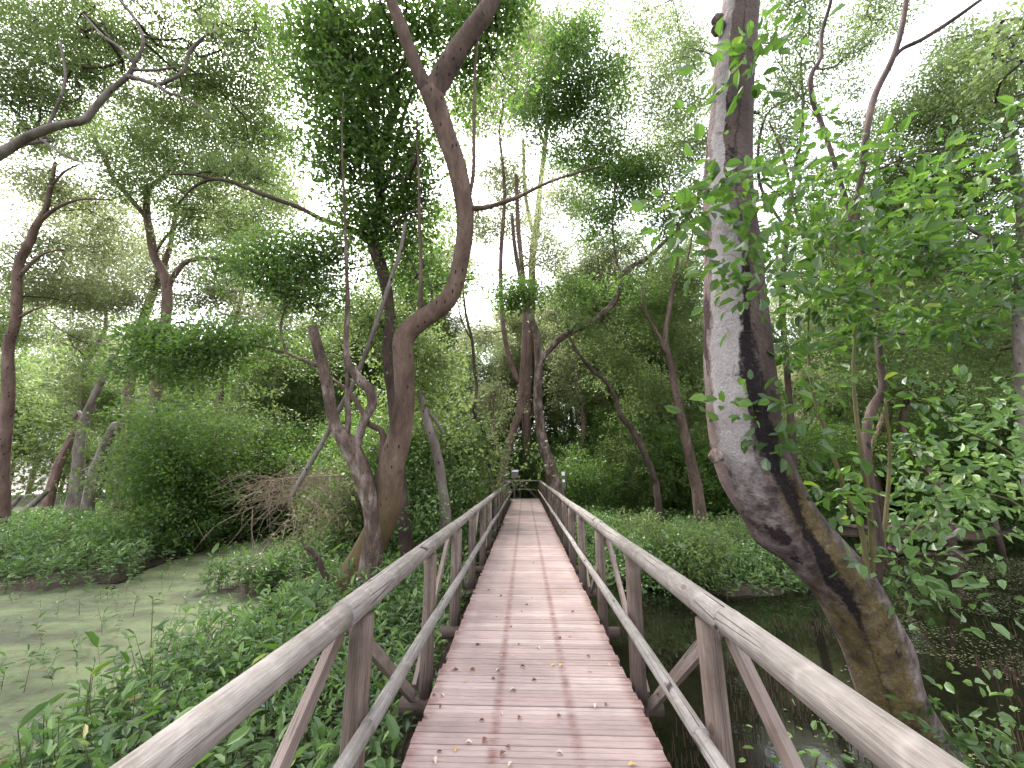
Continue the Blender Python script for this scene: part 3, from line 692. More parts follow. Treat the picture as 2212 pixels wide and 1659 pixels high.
y = -1.2; pw = .098
while y < YE - .02:
    wv = pw * random.uniform(.95, 1.05)
    plank(XL + random.gauss(0, .008), XR + random.gauss(0, .009), y, y + wv - random.uniform(.006, .012), random.gauss(0, .0018), random.random())
    y += wv
x = XL - 7.6
while x < XL - .05:   # the arm that turns left at the far end
    wv = pw
    plank(21.45 + random.gauss(0, .01), YE + random.gauss(0, .01), x, x + wv - .006, random.gauss(-.004, .0015), random.random(), yaxis=True); x += wv
me = make_mesh('decking', v, q, attrs={'rnd': ('FACE', rn)}); link('decking', me, M['deck'], bw)
for xs in (-.5, .05, .6):
    t = Tubes(); t.add([(xs, -1.2, -.075 - .028), (xs, YE - .1, -.075 - .028)], [.06, .06], sides=10, step=2); t.build('stringer', M['post'], bw)

def rail_line(side, ypts, xc, z, r, name, mat, seg=2.75):
    """rail of round logs butted end to end over the posts"""
    y = ypts[0]; k = 0
    while y < ypts[1] - .1:
        y2 = min(y + seg, ypts[1]); rr = r * random.uniform(.93, 1.07)
        dz = random.uniform(-.006, .006); dx = random.uniform(-.005, .005)
        pts = [(xc + dx, y + .0015, z + dz * .3), (xc + dx + random.uniform(-.006, .006), y * .66 + y2 * .34, z + dz), (xc + random.uniform(-.006, .006), y * .33 + y2 * .67, z - dz * .5), (xc - dx, y2 - .0015, z - dz)]
        t = Tubes(); t.add(pts, [rr, rr * 1.0, rr * .97, rr * .94], sides=20, step=.12, rough=.02); t.build(name, mat, bw); y = y2; k += 1

posts = []
LX, RX = XL - .115, XR + .06
for side, xc, y0, dy, y1 in ((-1, LX, .62, 1.43, 21.4), (1, RX, .68, 1.38, 23.2)):
    ys = []; y = y0
    while y < y1: ys.append(y); y += dy
    for i, y in enumerate(ys):
        px_ = xc + random.uniform(-.015, .015); r = random.uniform(.054, .062)
        tb = Tubes(); tb.add([(px_, y, -1.35), (px_ + random.uniform(-.01, .01), y, -.2), (px_ + random.uniform(-.012, .012), y + random.uniform(-.01, .01), .905)], [r * 1.08, r, r * .95], sides=16, step=.15, rough=.025)
        tb.build('post', M['post'], bw)
        tb = Tubes(); xo = px_ + side * (r + .022)
        if i % 2 == 1:
            for yn in (ys[i - 1] if i else y - dy, ys[i + 1] if i + 1 < len(ys) else None):
                if yn is None: continue
                s_ = 1 if yn > y else -1
                t = Tubes(); t.box((xo, y + s_ * .05, .86), (xo, yn - s_ * .07, -.12), .075 if s_ < 0 else .07, .035, (0, 1, 0)); t.build('brace', M['brace'], bw, smooth=False)
    rail_line(side, (-.9, y1 + (.1 if side > 0 else 0)), xc, .965, .058, 'handrail', M['rail'])
    rail_line(side, (-.9, y1), xc - side * .10, .465, .036, 'lower_rail', M['midrail'], 2.9)
y = .66
while y < 22:
    t = Tubes(); t.add([(LX - .17, y - .02, -.20), (RX + .19, y + .03, -.20)], [.062, .058], sides=12, step=.5, rough=.02); t.build('cross_beam', M['post'], bw); y += 1.405
# far railing across the end and along the side arm
t = Tubes(); t.add([(RX + .02, 23.32, .965), (-3.0, 23.34, .98), (-8.0, 23.3, .965)], [.055] * 3, sides=12, step=.6); t.build('handrail', M['midrail'], bw)
t = Tubes(); t.add([(RX + .02, 23.26, .42), (-.3, 23.24, .50), (-1.2, 23.25, .42)], [.034] * 3, sides=10, step=.6); t.build('lower_rail', M['midrail'], bw)
t = Tubes(); t.add([(LX, 21.35, .955), (-3.5, 21.4, .96), (-8.0, 21.4, .95)], [.05] * 3, sides=12, step=.6); t.build('handrail', M['midrail'], bw)
for x_ in (.85, -.28, -1.5, -2.9, -4.3, -5.7, -7.1):
    t = Tubes(); t.add([(x_, 23.3, -1.3), (x_, 23.3, .92)], [.062, .058], sides=12, step=.3, rough=.02); t.build('post', M['post'], bw)
    if x_ < -1: 
        t = Tubes(); t.add([(x_ + .2, 21.38, -1.3), (x_ + .2, 21.38, .92)], [.062, .058], sides=12, step=.3, rough=.02); t.build('post', M['post'], bw)
for a_, b_ in (((-.22, .88), (.74, -.08)), ((-.34, .88), (-1.1, -.08)), ((-1.6, .88), (-2.8, -.08)), ((-4.2, -.08), (-3.0, .88))):
    t = Tubes(); t.box((a_[0], 23.37, a_[1]), (b_[0], 23.37, b_[1]), .075, .035, (1, 0, 0)); t.build('brace', M['brace'], bw, smooth=False)

# two lectern signs at the far end
def sign(label, px, py, d, foot_z, w, h, tilt, rz, leanx):
    top = P(px, py, d); root = thing('sign', label, 'sign', (top[0] - leanx, top[1], foot_z), None, rz)
    H = top[2] - foot_z
    t = Tubes(); t.box((0, 0, 0), (leanx * .8, .03, H * .82), .09, .06, (1, 0, 0)); t.build('post', M['signwood'], root, smooth=False)
    t = Tubes(); a_ = np.array((leanx, -sin(tilt) * h / 2, H - cos(tilt) * h / 2)); b_ = np.array((leanx * 1.15, sin(tilt) * h / 2, H + cos(tilt) * h / 2))
    t.box(a_, b_, w, .035, (1, 0, 0)); t.build('board', M['signwood'], root, smooth=False)
    nrm = np.array((0, -cos(tilt), sin(tilt))) * .023
    t = Tubes(); t.box(a_ * .25 + b_ * .75 + nrm, a_ * .03 + b_ * .97 + nrm, w * .94, .006, (1, 0, 0)); t.build('plaque', M['white'], root, smooth=False)
    if w < .2:
        t = Tubes(); t.box(a_ * .62 + b_ * .38 + nrm, a_ * .48 + b_ * .52 + nrm, w * .8, .006, (1, 0, 0)); t.build('plaque', M['white'], root, smooth=False)
sign('dark lectern sign with white plaque behind the left rail end', 1112, 1024, 21.9, -1.0, .40, .52, .5, -.15, .05)
sign('narrow dark board with white plaques leaning beside the right rail end', 1217, 1037, 13.9, -1.0, .13, .62, .15, .35, .13)

# fallen leaves on the planks (positions traced on the deck plane)
def leaf_proto(kind):
    L = .055; n = 7; vv = []; qq = []
    for i in range(n):
        t = i / (n - 1); w = .5 * L * .5 * sin(pi * min(1, t * .96 + .03)) ** .8 + .0006
        c = sin(t * pi) * .012 * (1 if kind else .5); yb = (t - .5) * L
        vv += [(-w, yb, .003 + c + w * .55), (0, yb, .003 + c * .4), (w, yb, .003 + c + w * (.75 if kind else .3))]
    for i in range(n - 1):
        for j in range(2): a_ = i * 3 + j; qq.append((a_, a_ + 1, a_ + 4, a_ + 3))
    return make_mesh('fallen_leaf', vv, qq, smooth=True)
pm = {}
LIT = [(1110, 935, 'y'), (1040, 930, 'y'), (730, 830, 'y'), (1015, 745, 'y'), (1370, 995, 'y'), (1420, 992, 'y'), (1735, 990, 'y'), (1280, 888, 'w'), (1415, 818, 'd'), (885, 862, 'd'), (1015, 1032, 'w'),
       (1175, 1005, 'b'), (1112, 1160, 'w'), (985, 1085, 'b'), (1250, 1095, 'b'), (655, 1195, 'w'), (540, 1335, 'b'), (910, 1355, 'b'), (825, 1500, 'w'), (1080, 1530, 'b'), (1415, 1570, 'w'), (605, 1615, 'w'),
       (930, 1490, 'b'), (1045, 1575, 'b'), (1885, 1640, 'y'), (1095, 1640, 'w'), (645, 1265, 'b'), (800, 1100, 'y'), (850, 1028, 'b'), (740, 1030, 'b'), (1170, 645, 'd'), (1200, 605, 'b'), (1065, 683, 'w'), (1005, 683, 'b'),
       (1100, 748, 'b'), (1305, 700, 'y'), (1235, 560, 'b'), (1035, 548, 'b'), (1295, 468, 'w'), (1445, 515, 'y'), (955, 508, 'b'), (975, 455, 'b'), (1105, 440, 'd'), (1350, 210, 'b'), (1105, 205, 'b'), (970, 390, 'b'), (1230, 90, 'w'),
       (1410, 1328, 'b'), (1155, 1340, 'b'), (1715, 1250, 'b'), (600, 1190, 'b'), (635, 1555, 'd'), (1040, 1310, 'w'), (1600, 940, 'b'), (1640, 1260, 'w'), (740, 1540, 'y'), (1245, 330, 'd'), (1055, 380, 'b'), (1150, 860, 'b'), (1500, 650, 'b')]
NAMES = {'y': ('yellow', 'litter_y'), 'b': ('small brown', 'litter'), 'd': ('blackened', 'litter_d'), 'w': ('bleached pale', 'litter_w')}
for i, (cx_, cy_, k) in enumerate(LIT):
    g_ = G(737.3 + cx_ / 3, 1106 + cy_ / 3, .003)
    if k not in pm: pm[k] = leaf_proto(i % 2); pm[k].materials.append(M[NAMES[k][1]])
    o = bpy.data.objects.new('fallen_leaf', pm[k]); COL.objects.link(o)
    o.location = g_; o.rotation_euler = (random.uniform(-.1, .1), random.uniform(-.1, .1), random.uniform(0, 6.28)); sc = random.uniform(.5, .9); o.scale = (sc, sc, sc)
    xx = g_[0]; col = 'at left plank ends' if xx < -.5 else 'left of left nail line' if xx < -.25 else 'on left nail line' if xx < -.12 else 'in the middle' if xx < .2 else 'on right nail line' if xx < .38 else 'right of right nail line' if xx < .62 else 'at right plank ends'
    kk = (g_[1] - .52) / 1.35; row = int(kk + .5); ORD = ['first', 'second', 'third', 'fourth', 'fifth', 'sixth', 'seventh', 'eighth', 'ninth', 'tenth', 'eleventh', 'twelfth', 'thirteenth', 'fourteenth', 'fifteenth', 'sixteenth', 'last']
    row = max(row, 1); pos_ = 'level with' if abs(kk - row) < .17 else 'just before' if kk < row else 'just beyond'
    tag(o, '%s leaf %s, %s the %s right post' % (NAMES[k][0], col, pos_, ORD[min(row - 1, 15)]), 'leaf', '%s leaves on the deck' % NAMES[k][0])

# ------------------------------------------------------------------ herb layers
def herb_layer(name, label, xr, yr, dens, hmin, hmax, L, cond, mat='herb', fold=True, cat='undergrowth', per=12, cluster=True):
    x0, x1 = xr; y0, y1 = yr; n = int((x1 - x0) * (y1 - y0) * dens)
    x = R.uniform(x0, x1, n); y = R.uniform(y0, y1, n); k = cond(x, y); x, y = x[k], y[k]; n = len(x)
    if cluster: 
        f = vnoise(x, y, 1.6, 4) + R.normal(0, .5, n) > -1.0; x, y = x[f], y[f]; n = len(x)
    z = np.maximum(ground_z(x, y), WZ)
    h = R.uniform(hmin, hmax, n) * (1 + .25 * vnoise(x, y, 1.1, 8)); lean = R.normal(0, .22, (n, 2))
    t = np.tile(np.linspace(.25, 1, per), (n, 1)) + R.normal(0, .03, (n, per))
    bx = x[:, None] + lean[:, :1] * h[:, None] * t ** 1.5; by = y[:, None] + lean[:, 1:] * h[:, None] * t ** 1.5; bz = z[:, None] + h[:, None] * t
    pos = np.stack([bx, by, bz], -1).reshape(-1, 3)
    az = (np.arange(per)[None] * (pi / 2 + .35) + R.uniform(0, 6.28, n)[:, None] + (np.arange(per)[None] % 2) * pi).ravel() + R.normal(0, .3, n * per)
    el = (R.uniform(-.2, .7, n * per)); el += (t.ravel() > .9) * .5
    ax = np.stack([np.cos(az) * np.cos(el), np.sin(az) * np.cos(el), np.sin(el)], 1)
    nm = unit(np.array([0, 0, 1.0]) + R.normal(0, .35, (n * per, 3)))
    LL = L * R.uniform(.5, 1.25, n * per) * np.repeat(R.uniform(.55, 1.5, n), per)
    # young growth at the tips is brighter
    rnd = np.clip(np.repeat(R.random(n), per) * .35 + R.random(n * per) * .4 + (t.ravel() > .85) * R.uniform(0, .35, n * per), 0, 1)
    v, q, kf = leaf_arrays(pos, ax, nm, LL, LL * R.uniform(.3, .42, n * per), fold)
    nleafv = len(v)
    me = make_mesh(name, v, q, attrs={'rnd': ('FACE', np.repeat(rnd, kf))})
    o = link(name, me, M[mat]); tag(o, label, cat, kind='stuff')
    # stems
    s = .003 * L / .08; b0 = np.stack([x, y, z - .05], 1); b1 = np.stack([bx[:, -1], by[:, -1], bz[:, -1]], 1); bm = (b0 + b1) / 2 - np.stack([lean[:, 0], lean[:, 1], 0 * x], 1) * h[:, None] * .12
    side = np.stack([np.cos(x * 9), np.sin(x * 9), 0 * x], 1) * s
    vv = np.stack([b0 - side, b0 + side, bm + side, bm - side, b1 + side * .5, b1 - side * .5], 1).reshape(-1, 3)
    bb = np.arange(n)[:, None] * 6; qq = np.stack([bb + [0, 1, 2, 3], bb + [3, 2, 4, 5]], 1).reshape(-1, 4)
    link('stems', make_mesh('stems', vv, qq), M['green_stem'], o)

herb_layer('undergrowth', 'bright green leafy undergrowth crowding the left side of the boardwalk', (-5.6, -.98), (.6, 8.6), 105, .28, .66, .095, lambda x, y: (landness(x, y) > .45) & (x < -1.0), per=13)
herb_layer('broadleaf_weeds', 'taller broad-leaved weeds scattered among the undergrowth left of the boardwalk', (-5.6, -1.0), (.7, 8.6), 5, .5, .85, .15, lambda x, y: (landness(x, y) > .45) & (x < -1.05), per=8, mat='big', cluster=False)
herb_layer('ground_cover', 'low fresh green plants on the far bank at the left edge', (-22, -4.5), (8.0, 20), 42, .3, .75, .12, lambda x, y: landness(x, y) > .5, per=12)
herb_layer('bank_herbs', 'bright low herbs covering the bank right of the boardwalk', (1.15, 9.5), (8.0, 18), 55, .2, .55, .10, lambda x, y: landness(x, y) > .45, per=12)
herb_layer('shore_weeds', 'narrow weeds beside and under the left railing further along', (-4.5, -1.0), (8.6, 22), 34, .3, .9, .10, lambda x, y: (landness(x, y) > .4), per=12)

herb_layer('emergent_weeds', 'scattered small sprigs standing in the duckweed on the left', (-11, -3.5), (2.5, 16), 5, .12, .4, .085, lambda x, y: landness(x, y) < .5, per=7, cluster=False)
n = 2600; x = R.uniform(-13, -3, n); y = R.uniform(2, 18, n); k = landness(x, y) < .6; x, y = x[k], y[k]; n = len(x)
pos = np.stack([x, y, np.full(n, WZ + .02)], 1); az = R.uniform(0, 6.28, n); L_ = R.uniform(.02, .075, n)
v_, q_, _ = leaf_arrays(pos, np.stack([np.cos(az), np.sin(az), 0 * az], 1), unit(np.array([0, 0, 1.0]) + R.normal(0, .15, (n, 3))), L_, L_ * R.uniform(.3, .5, n))
o = link('leaf_litter', make_mesh('leaf_litter', v_, q_), M['litter']); tag(o, 'tiny dead leaves scattered on the left duckweed', 'leaf litter', kind='stuff')
# duckweed and debris floating on the right water, aerial roots
n = 80000; x = R.uniform(1.2, 14, n); y = R.uniform(.6, 12, n)
k = (landness(x, y) < .3) & ((vnoise(x, y, 1.1, 6.3) + R.normal(0, .22, n) + .33 * (x - 4.4) - .12 * (y - 3)) > .30); x, y = x[k], y[k]; n = len(x)
pos = np.stack([x, y, np.full(n, WZ + .006) + R.uniform(0, .004, n)], 1); az = R.uniform(0, 6.28, n)
L_ = R.uniform(.008, .04, n); v_, q_, _ = leaf_arrays(pos, np.stack([np.cos(az), np.sin(az), 0 * az], 1), np.tile([0, 0, 1.0], (n, 1)), L_, L_ * R.uniform(.4, .9, n))
o = link('floating_weed', make_mesh('floating_weed', v_, q_), M['speck']); tag(o, 'pale specks of floating weed and debris on the dark right-hand water', 'water weed', kind='stuff')
tb = Tubes(); n = 11000; x = R.uniform(1.0, 8.0, n); y = R.uniform(.5, 7, n)
k = (vnoise(x, y, 1.6, 2) + R.normal(0, .3, n) - .30 * (y - 3.2) > .1) & (landness(x, y) < .5)
for xx, yy in zip(x[k], y[k]):
    h = random.uniform(.05, .2); tb.add([(xx, yy, WZ - .05), (xx + random.gauss(0, .012), yy + random.gauss(0, .012), WZ + h)], [.006, .003], sides=4, step=.3, cap=False)
o = tb.build('aerial_roots', M['root']); tag(o, 'thin brown breathing roots poking out of the right-hand water', 'roots', kind='stuff')

# ------------------------------------------------------------------ the leaning giant on the right
T0 = [(2040, 1740, 72), (2000, 1640, 64), (1960, 1570, 60), (1925, 1506, 60), (1893, 1410, 59), (1862, 1339, 60), (1822, 1262, 61), (1742, 1173, 61), (1682, 1106, 66), (1632, 1020, 72), (1606, 930, 70), (1598, 840, 69), (1590, 740, 65), (1586, 650, 61), (1583, 553, 56),
      (1573, 433, 49), (1574, 333, 45), (1580, 240, 42), (1584, 167, 40), (1600, 0, 36), (1612, -150, 33), (1630, -330, 28)]
w, r = stem_world(T0, 3.15)
w = np.vstack([w[0] + np.array([.12, 0, -.35]), w]); r = np.concatenate([[r[0] * 1.1], r])
org = w[0].copy(); giant = thing('leaning_tree', 'massive leaning tree with pale peeling strip, black streak and ochre foot right of the railing', 'tree', org)
tb = Tubes(); sp, rad = catmull(w, r, .05); cum = np.concatenate([[0], np.cumsum(np.linalg.norm(np.diff(sp, axis=0), axis=1))])
tb.add(sp, rad, sides=56, rough=.035, ref=FW, resample=False, lumps=[(1.45, 3.05, .5, .12, .16), (4.4, 1.75, .7, .16, .12), (3.9, 2.6, .5, .2, -.06), (3.3, 4.0, .13, .9, -.09), (2.9, .9, .5, .15, .06), (3.6, 3.2, .4, .2, .06)])
tb.build('trunk', M['big_trunk'], giant, org)
# burl and small dark knob
for (px_, py_, rr_, d_, nm_) in ((1550, 44, 12, 3.1, 'knot'), (1553, 62, 14, 3.12, 'knot'), (1548, 985, 15, 3.0, 'burl')):
    me = bpy.data.meshes.new(nm_); import bmesh; bm = bmesh.new(); bmesh.ops.create_icosphere(bm, subdivisions=3, radius=rr_ * d_ / F_PX)
    for v_ in bm.verts: v_.co *= 1 + .18 * sin(v_.co.x * 90) * cos(v_.co.z * 70)
    bm.to_mesh(me); bm.free(); o = link(nm_, me, M['barkd'] if nm_ == 'knot' else M['bark2'], giant, tuple(P(px_, py_, d_) - org)); me.shade_smooth()
# shoots from the burl above the railing
S = [[(1893, 1262, 9, 3.05), (1900, 1180, 8, 3.1), (1888, 1090, 8, 3.2), (1874, 1000, 8, 3.3), (1872, 930, 8, 3.4), (1885, 880, 9, 3.45), (1906, 838, 7, 3.5), (1900, 770, 6, 3.6), (1890, 650, 6, 3.8), (1872, 570, 6, 3.9), (1848, 500, 7, 4.0)],
     [(1848, 500, 6, 4.0), (1852, 440, 6, 4.0), (1862, 367, 6.5, 4), (1875, 267, 6.5, 4), (1892, 200, 6.5, 4.1), (1928, 127, 6, 4.1), (1950, 50, 5, 4.2), (1965, -60, 4, 4.2)],
     [(1928, 127, 4.5, 4.1), (1950, 105, 4, 4.1), (1992, 85, 4, 4.1), (2058, 43, 4, 4.1), (2118, 0, 3.5, 4.1), (2190, -50, 2, 4.2)],
     [(1848, 500, 5, 4.0), (1812, 383, 4.5, 4.1), (1795, 327, 4.5, 4.1), (1772, 260, 4.5, 4.2), (1755, 217, 4.5, 4.2), (1752, 163, 5, 4.2), (1772, 127, 4, 4.2), (1775, 73, 4, 4.3), (1795, 0, 3.5, 4.3), (1800, -60, 2, 4.3)],
     [(1872, 1248, 6, 3.0), (1862, 1150, 5, 3.1), (1825, 1060, 4.5, 3.2), (1785, 936, 4, 3.3), (1758, 853, 3.5, 3.4), (1745, 740, 2.5, 3.5), (1750, 640, 1.5, 3.6)],
     [(1884, 1255, 6, 3.02), (1880, 1120, 5, 3.1), (1866, 1010, 4.5, 3.1), (1850, 900, 4, 3.2), (1843, 800, 3, 3.3), (1850, 700, 2, 3.4)],
     [(1900, 1250, 5, 3.05), (1915, 1100, 4, 3.2), (1922, 980, 3, 3.3), (1912, 860, 2, 3.3)],
     [(1762, 600, 3.5, 3.6), (1720, 460, 3, 3.6), (1690, 330, 2.5, 3.7), (1660, 260, 2, 3.7)]]
stems = [sp]
for i, s_ in enumerate(S):
    bw_, br_ = stem_world(s_, 3.2); t = Tubes(); pp, _ = t.add(bw_, br_, sides=10, step=.06, rough=.06); t.build('shoot' if i >= 4 or i == 0 else 'branch', M['green_stem'] if i >= 4 else M['barkd'], giant, org); stems.append(pp)
B0 = [(1560, 400, 60, 40, 2.6, .3), (1610, 460, 70, 50, 2.7, .3), (1440, 440, 70, 45, 2.6, .35), (1700, 420, 80, 60, 3.2, .7), (1800, 420, 90, 80, 3.4, .75), (1780, 300, 70, 50, 3.4, .6), (1740, 540, 110, 70, 3.3, 1.0), (1900, 520, 110, 80, 3.5, 1.0),
      (2020, 460, 110, 90, 3.6, .9), (2080, 330, 90, 70, 3.6, .55), (2130, 560, 90, 90, 3.6, 1.0), (1650, 620, 60, 60, 2.7, .5), (1580, 640, 50, 40, 2.6, .3), (1760, 680, 110, 70, 3.2, .9), (1900, 680, 100, 80, 3.3, .9), (2040, 680, 100, 90, 3.6, .9),
      (1800, 760, 120, 50, 3.0, .6), (1640, 110, 36, 46, 2.9, .22), (1612, 190, 26, 26, 2.8, .2), (2150, 420, 60, 120, 3.8, .8), (1950, 800, 90, 60, 3.4, .4), (1700, 830, 60, 40, 3.0, .3), (1835, 1075, 70, 26, 2.9, .5), (1580, 520, 50, 35, 2.6, .3),
      (1640, 880, 24, 16, 2.8, .3), (1690, 950, 40, 15, 2.8, .2), (1960, 950, 60, 50, 3.6, .3), (1840, 340, 40, 60, 3.9, .4)]
crown_from_blobs(giant, org, stems[1:], B0, M['big'], L=.10, fold=True, twig_mat=M['green_stem'], twig_r=.005, sigma=.12)
# fine canopy of the giant far overhead is outside the frame

# bright-leaved bough low at the right edge
traced_tree('mangrove_sapling', 'young mangrove with bright glossy leaves reaching in from the right edge over the water', 3.6,
            [(2330, 1500, 9), (2300, 1300, 8), (2260, 1150, 7), (2230, 980, 6), (2240, 800, 4)],
            [[(2260, 1150, 4), (2180, 1080, 3.5), (2080, 1070, 2.5), (2000, 1120, 2), (1940, 1200, 1.2)], [(2235, 1020, 4), (2150, 960, 3), (2080, 930, 2), (2040, 900, 1)]],
            [(2120, 900, 90, 50, 3.6, .8), (2170, 980, 60, 60, 3.5, 1.0), (2060, 1010, 60, 45, 3.5, .8), (2140, 1060, 80, 35, 3.4, 1.0), (2010, 1090, 60, 35, 3.3, .9), (2090, 1130, 70, 18, 3.4, .6), (1955, 1195, 40, 32, 3.1, .7), (1930, 1240, 24, 20, 3.0, .4), (2190, 860, 50, 50, 3.7, .8)],
            mat='green_stem', leaf='herb', L=.095, fold=True, sides=10, twig_r=.004)
traced_tree('mangrove_sapling', 'leafy green sprout in the bottom right corner behind the rail', 2.7,
            [(2250, 1760, 5), (2200, 1680, 4), (2150, 1630, 3), (2080, 1600, 2)], [[(2200, 1680, 3), (2190, 1600, 2), (2180, 1560, 1.2)]],
            [(2090, 1610, 60, 28, 2.7, .9), (2180, 1600, 45, 40, 2.7, 1.0), (2150, 1650, 60, 30, 2.6, 1.0)], mat='green_stem', leaf='herb', L=.085, fold=True, sides=8, twig_r=.004)
traced_tree('mangrove_seedling', 'small bright seedling in the water below the right handrail', 2.9,
            [(1765, 1720, 3), (1760, 1660, 2.5), (1770, 1620, 1.5)], [], [(1772, 1640, 32, 26, 2.9, .8)], mat='green_stem', leaf='herb', L=.075, fold=True, sides=8, cat='seedling', twig_r=.003)

# ------------------------------------------------------------------ left foreground pair
traced_tree('curved_tree', 'thick reddish tree with S-shaped trunk and high fork left of the boardwalk', 7.0,
    [(756, 1290, 46), (790, 1200, 34), (832, 1110, 30), (845, 1010, 28), (866, 930, 24), (874, 860, 21), (871, 780, 21), (873, 730, 23), (905, 696, 21), (945, 668, 21), (978, 630, 19), (996, 560, 17), (1004, 500, 18), (1002, 440, 19), (987, 360, 20), (963, 290, 21), (946, 240, 22), (931, 198, 24)],
    [[(936, 215, 20), (908, 165, 15), (890, 120, 14), (868, 60, 13), (845, 0, 12), (825, -80, 10), (800, -180, 8)],
     [(930, 215, 22), (955, 165, 23), (985, 115, 22), (1020, 65, 20), (1052, 20, 18), (1075, -30, 16), (1110, -120, 13)],
     [(1002, 450, 6), (1050, 448, 5), (1120, 425, 4), (1170, 400, 3), (1230, 378, 2.5), (1304, 357, 1.5)],
     [(905, 696, 5), (908, 640, 4.5), (909, 553, 4), (906, 480, 3.5), (905, 380, 2.5), (900, 250, 1.6), (906, 130, 1)], [(1010, 440, 4), (1022, 380, 4), (1024, 290, 4), (1026, 150, 3), (1034, 60, 2), (1040, -60, 1)],
     [(822, 1000, 9), (828, 940, 7), (815, 925, 6), (796, 915, 6), (780, 885, 5), (757, 850, 5), (720, 820, 3)]],
    [(700, 90, 75, 70, 8.0, 1.5), (720, 170, 90, 70, 8.2, 1.8), (760, 250, 90, 80, 8.0, 2.0), (740, 330, 90, 60, 7.8, 1.8), (830, 130, 70, 90, 8.4, 1.6), (860, 50, 70, 60, 8.0, 1.5), (700, 20, 50, 60, 8.4, 1.3), (950, 60, 60, 60, 8.4, 1.4),
     (1070, 60, 60, 70, 7.8, 1.6), (1100, 15, 40, 40, 7.6, 1.3), (860, 400, 60, 60, 8.2, 1.5), (780, 440, 70, 50, 8.2, 1.5), (800, 500, 80, 40, 8.4, 1.5), (900, 480, 70, 60, 8.6, 1.4), (910, 330, 50, 50, 8.6, 1.2), (1010, 130, 50, 50, 8.4, 1.1), (990, 40, 60, 40, 8.8, 1.2),
     (960, 590, 60, 40, 8.6, .7), (890, 600, 60, 60, 8.6, 1.0), (780, 110, 110, 80, 8.2, 1.0), (820, 300, 60, 60, 8.2, .9), (940, 350, 50, 50, 8.6, .6), (1060, 170, 60, 60, 8.6, .5), (1000, 240, 50, 50, 9, .5)], mat='bark', bmat='bark_b', leaf='dark', sides=28, L=.10, rough=.06)
traced_tree('forked_tree', 'blotchy pale and brown forked tree with a broken top leaning beside the S-shaped trunk', 6.8,
    [(800, 1235, 26), (806, 1160, 20), (803, 1103, 18), (790, 1050, 19), (778, 1010, 21), (758, 968, 21), (742, 945, 17), (728, 925, 13), (717, 893, 12), (707, 836, 12), (697, 790, 11), (687, 753, 10.5), (675, 705, 10)],
    [[(765, 985, 12), (775, 945, 9), (790, 902, 9), (804, 873, 10), (801, 845, 11), (785, 828, 10), (765, 806, 9), (750, 780, 7), (748, 720, 5.5), (751, 655, 5), (748, 560, 3.5), (744, 440, 2.6), (739, 320, 1.8), (742, 200, 1)],
     [(750, 950, 6), (752, 900, 6), (750, 850, 5), (752, 785, 4)],
     [(690, 793, 4), (655, 778, 3.5), (620, 763, 3), (567, 750, 2.5), (507, 746, 2), (440, 760, 1.2)], [(620, 763, 2.5), (610, 735, 2.5), (606, 703, 2.5), (615, 670, 2), (633, 640, 1.5)]],
    [(620, 540, 60, 50, 7.2, 1.5), (660, 580, 70, 50, 7.2, 1.6), (600, 600, 55, 45, 7.0, 1.5), (680, 640, 60, 40, 7.0, 1.2), (720, 560, 50, 50, 7.4, 1.3), (560, 560, 50, 40, 7.2, .9), (500, 590, 60, 30, 7.4, .8),
     (300, 725, 60, 25, 7.0, 1.3), (380, 745, 80, 35, 6.8, 1.8), (460, 750, 90, 40, 6.8, 1.8), (540, 735, 70, 30, 6.8, 1.4), (330, 790, 60, 30, 7.0, 1.2), (430, 810, 80, 30, 7.0, 1.1), (260, 780, 40, 30, 7.0, .8), (350, 700, 60, 12, 6.8, 1.0), (470, 705, 60, 12, 6.8, 1.0)],
    mat='bark2', leaf='dark', sides=22, rough=.08)
traced_tree('leaning_pole', 'thin bare pale pole leaning diagonally across the forked tree', 7.4,
    [(630, 1072, 5), (657, 1023, 5), (700, 950, 5), (733, 885, 5), (775, 800, 4.5), (812, 700, 4.5), (842, 610, 4), (864, 545, 4), (876, 480, 3)], mat='barkp', cat='dead tree', sides=10, rough=.05, ground=False)
traced_tree('dark_tree', 'dark reddish trunk standing directly behind the S-shaped tree', 8.4,
    [(877, 1185, 15), (874, 1140, 13), (868, 1070, 12), (858, 960, 12), (848, 860, 11), (836, 760, 10), (842, 690, 10), (836, 630, 12), (826, 585, 13), (812, 545, 14), (806, 510, 12), (818, 450, 9), (822, 350, 8), (835, 280, 7), (860, 210, 6), (820, 110, 5), (806, 10, 4)],
    [[(812, 530, 7), (795, 522, 6), (780, 510, 5)], [(806, 515, 6), (760, 495, 5), (703, 477, 5), (660, 455, 5), (633, 443, 5), (567, 420, 4.5), (500, 393, 4), (460, 387, 3.5), (420, 403, 2.5), (385, 440, 1.5)], [(460, 387, 3), (415, 377, 2.5), (367, 377, 1.5)], [(820, 430, 5), (850, 350, 4), (872, 250, 4), (895, 190, 3)]],
    [(850, 720, 70, 60, 9, 1.2), (780, 680, 60, 60, 9.2, 1.2), (920, 800, 60, 80, 9.4, 1.5), (700, 760, 50, 60, 9.4, .9), (450, 360, 70, 35, 9, .8), (560, 370, 60, 40, 9, .8)], mat='barkd', leaf='mid', sides=16)
traced_tree('broken_stump', 'tall grey broken-topped trunk right of the S-shaped tree', 9.0,
    [(962, 1120, 13), (955, 1050, 10), (948, 1000, 10), (937, 950, 9.5), (922, 905, 8.5), (905, 843, 6.5)], [[(925, 890, 4), (940, 905, 4), (955, 935, 3)]], mat='barkp', cat='dead tree', sides=14)
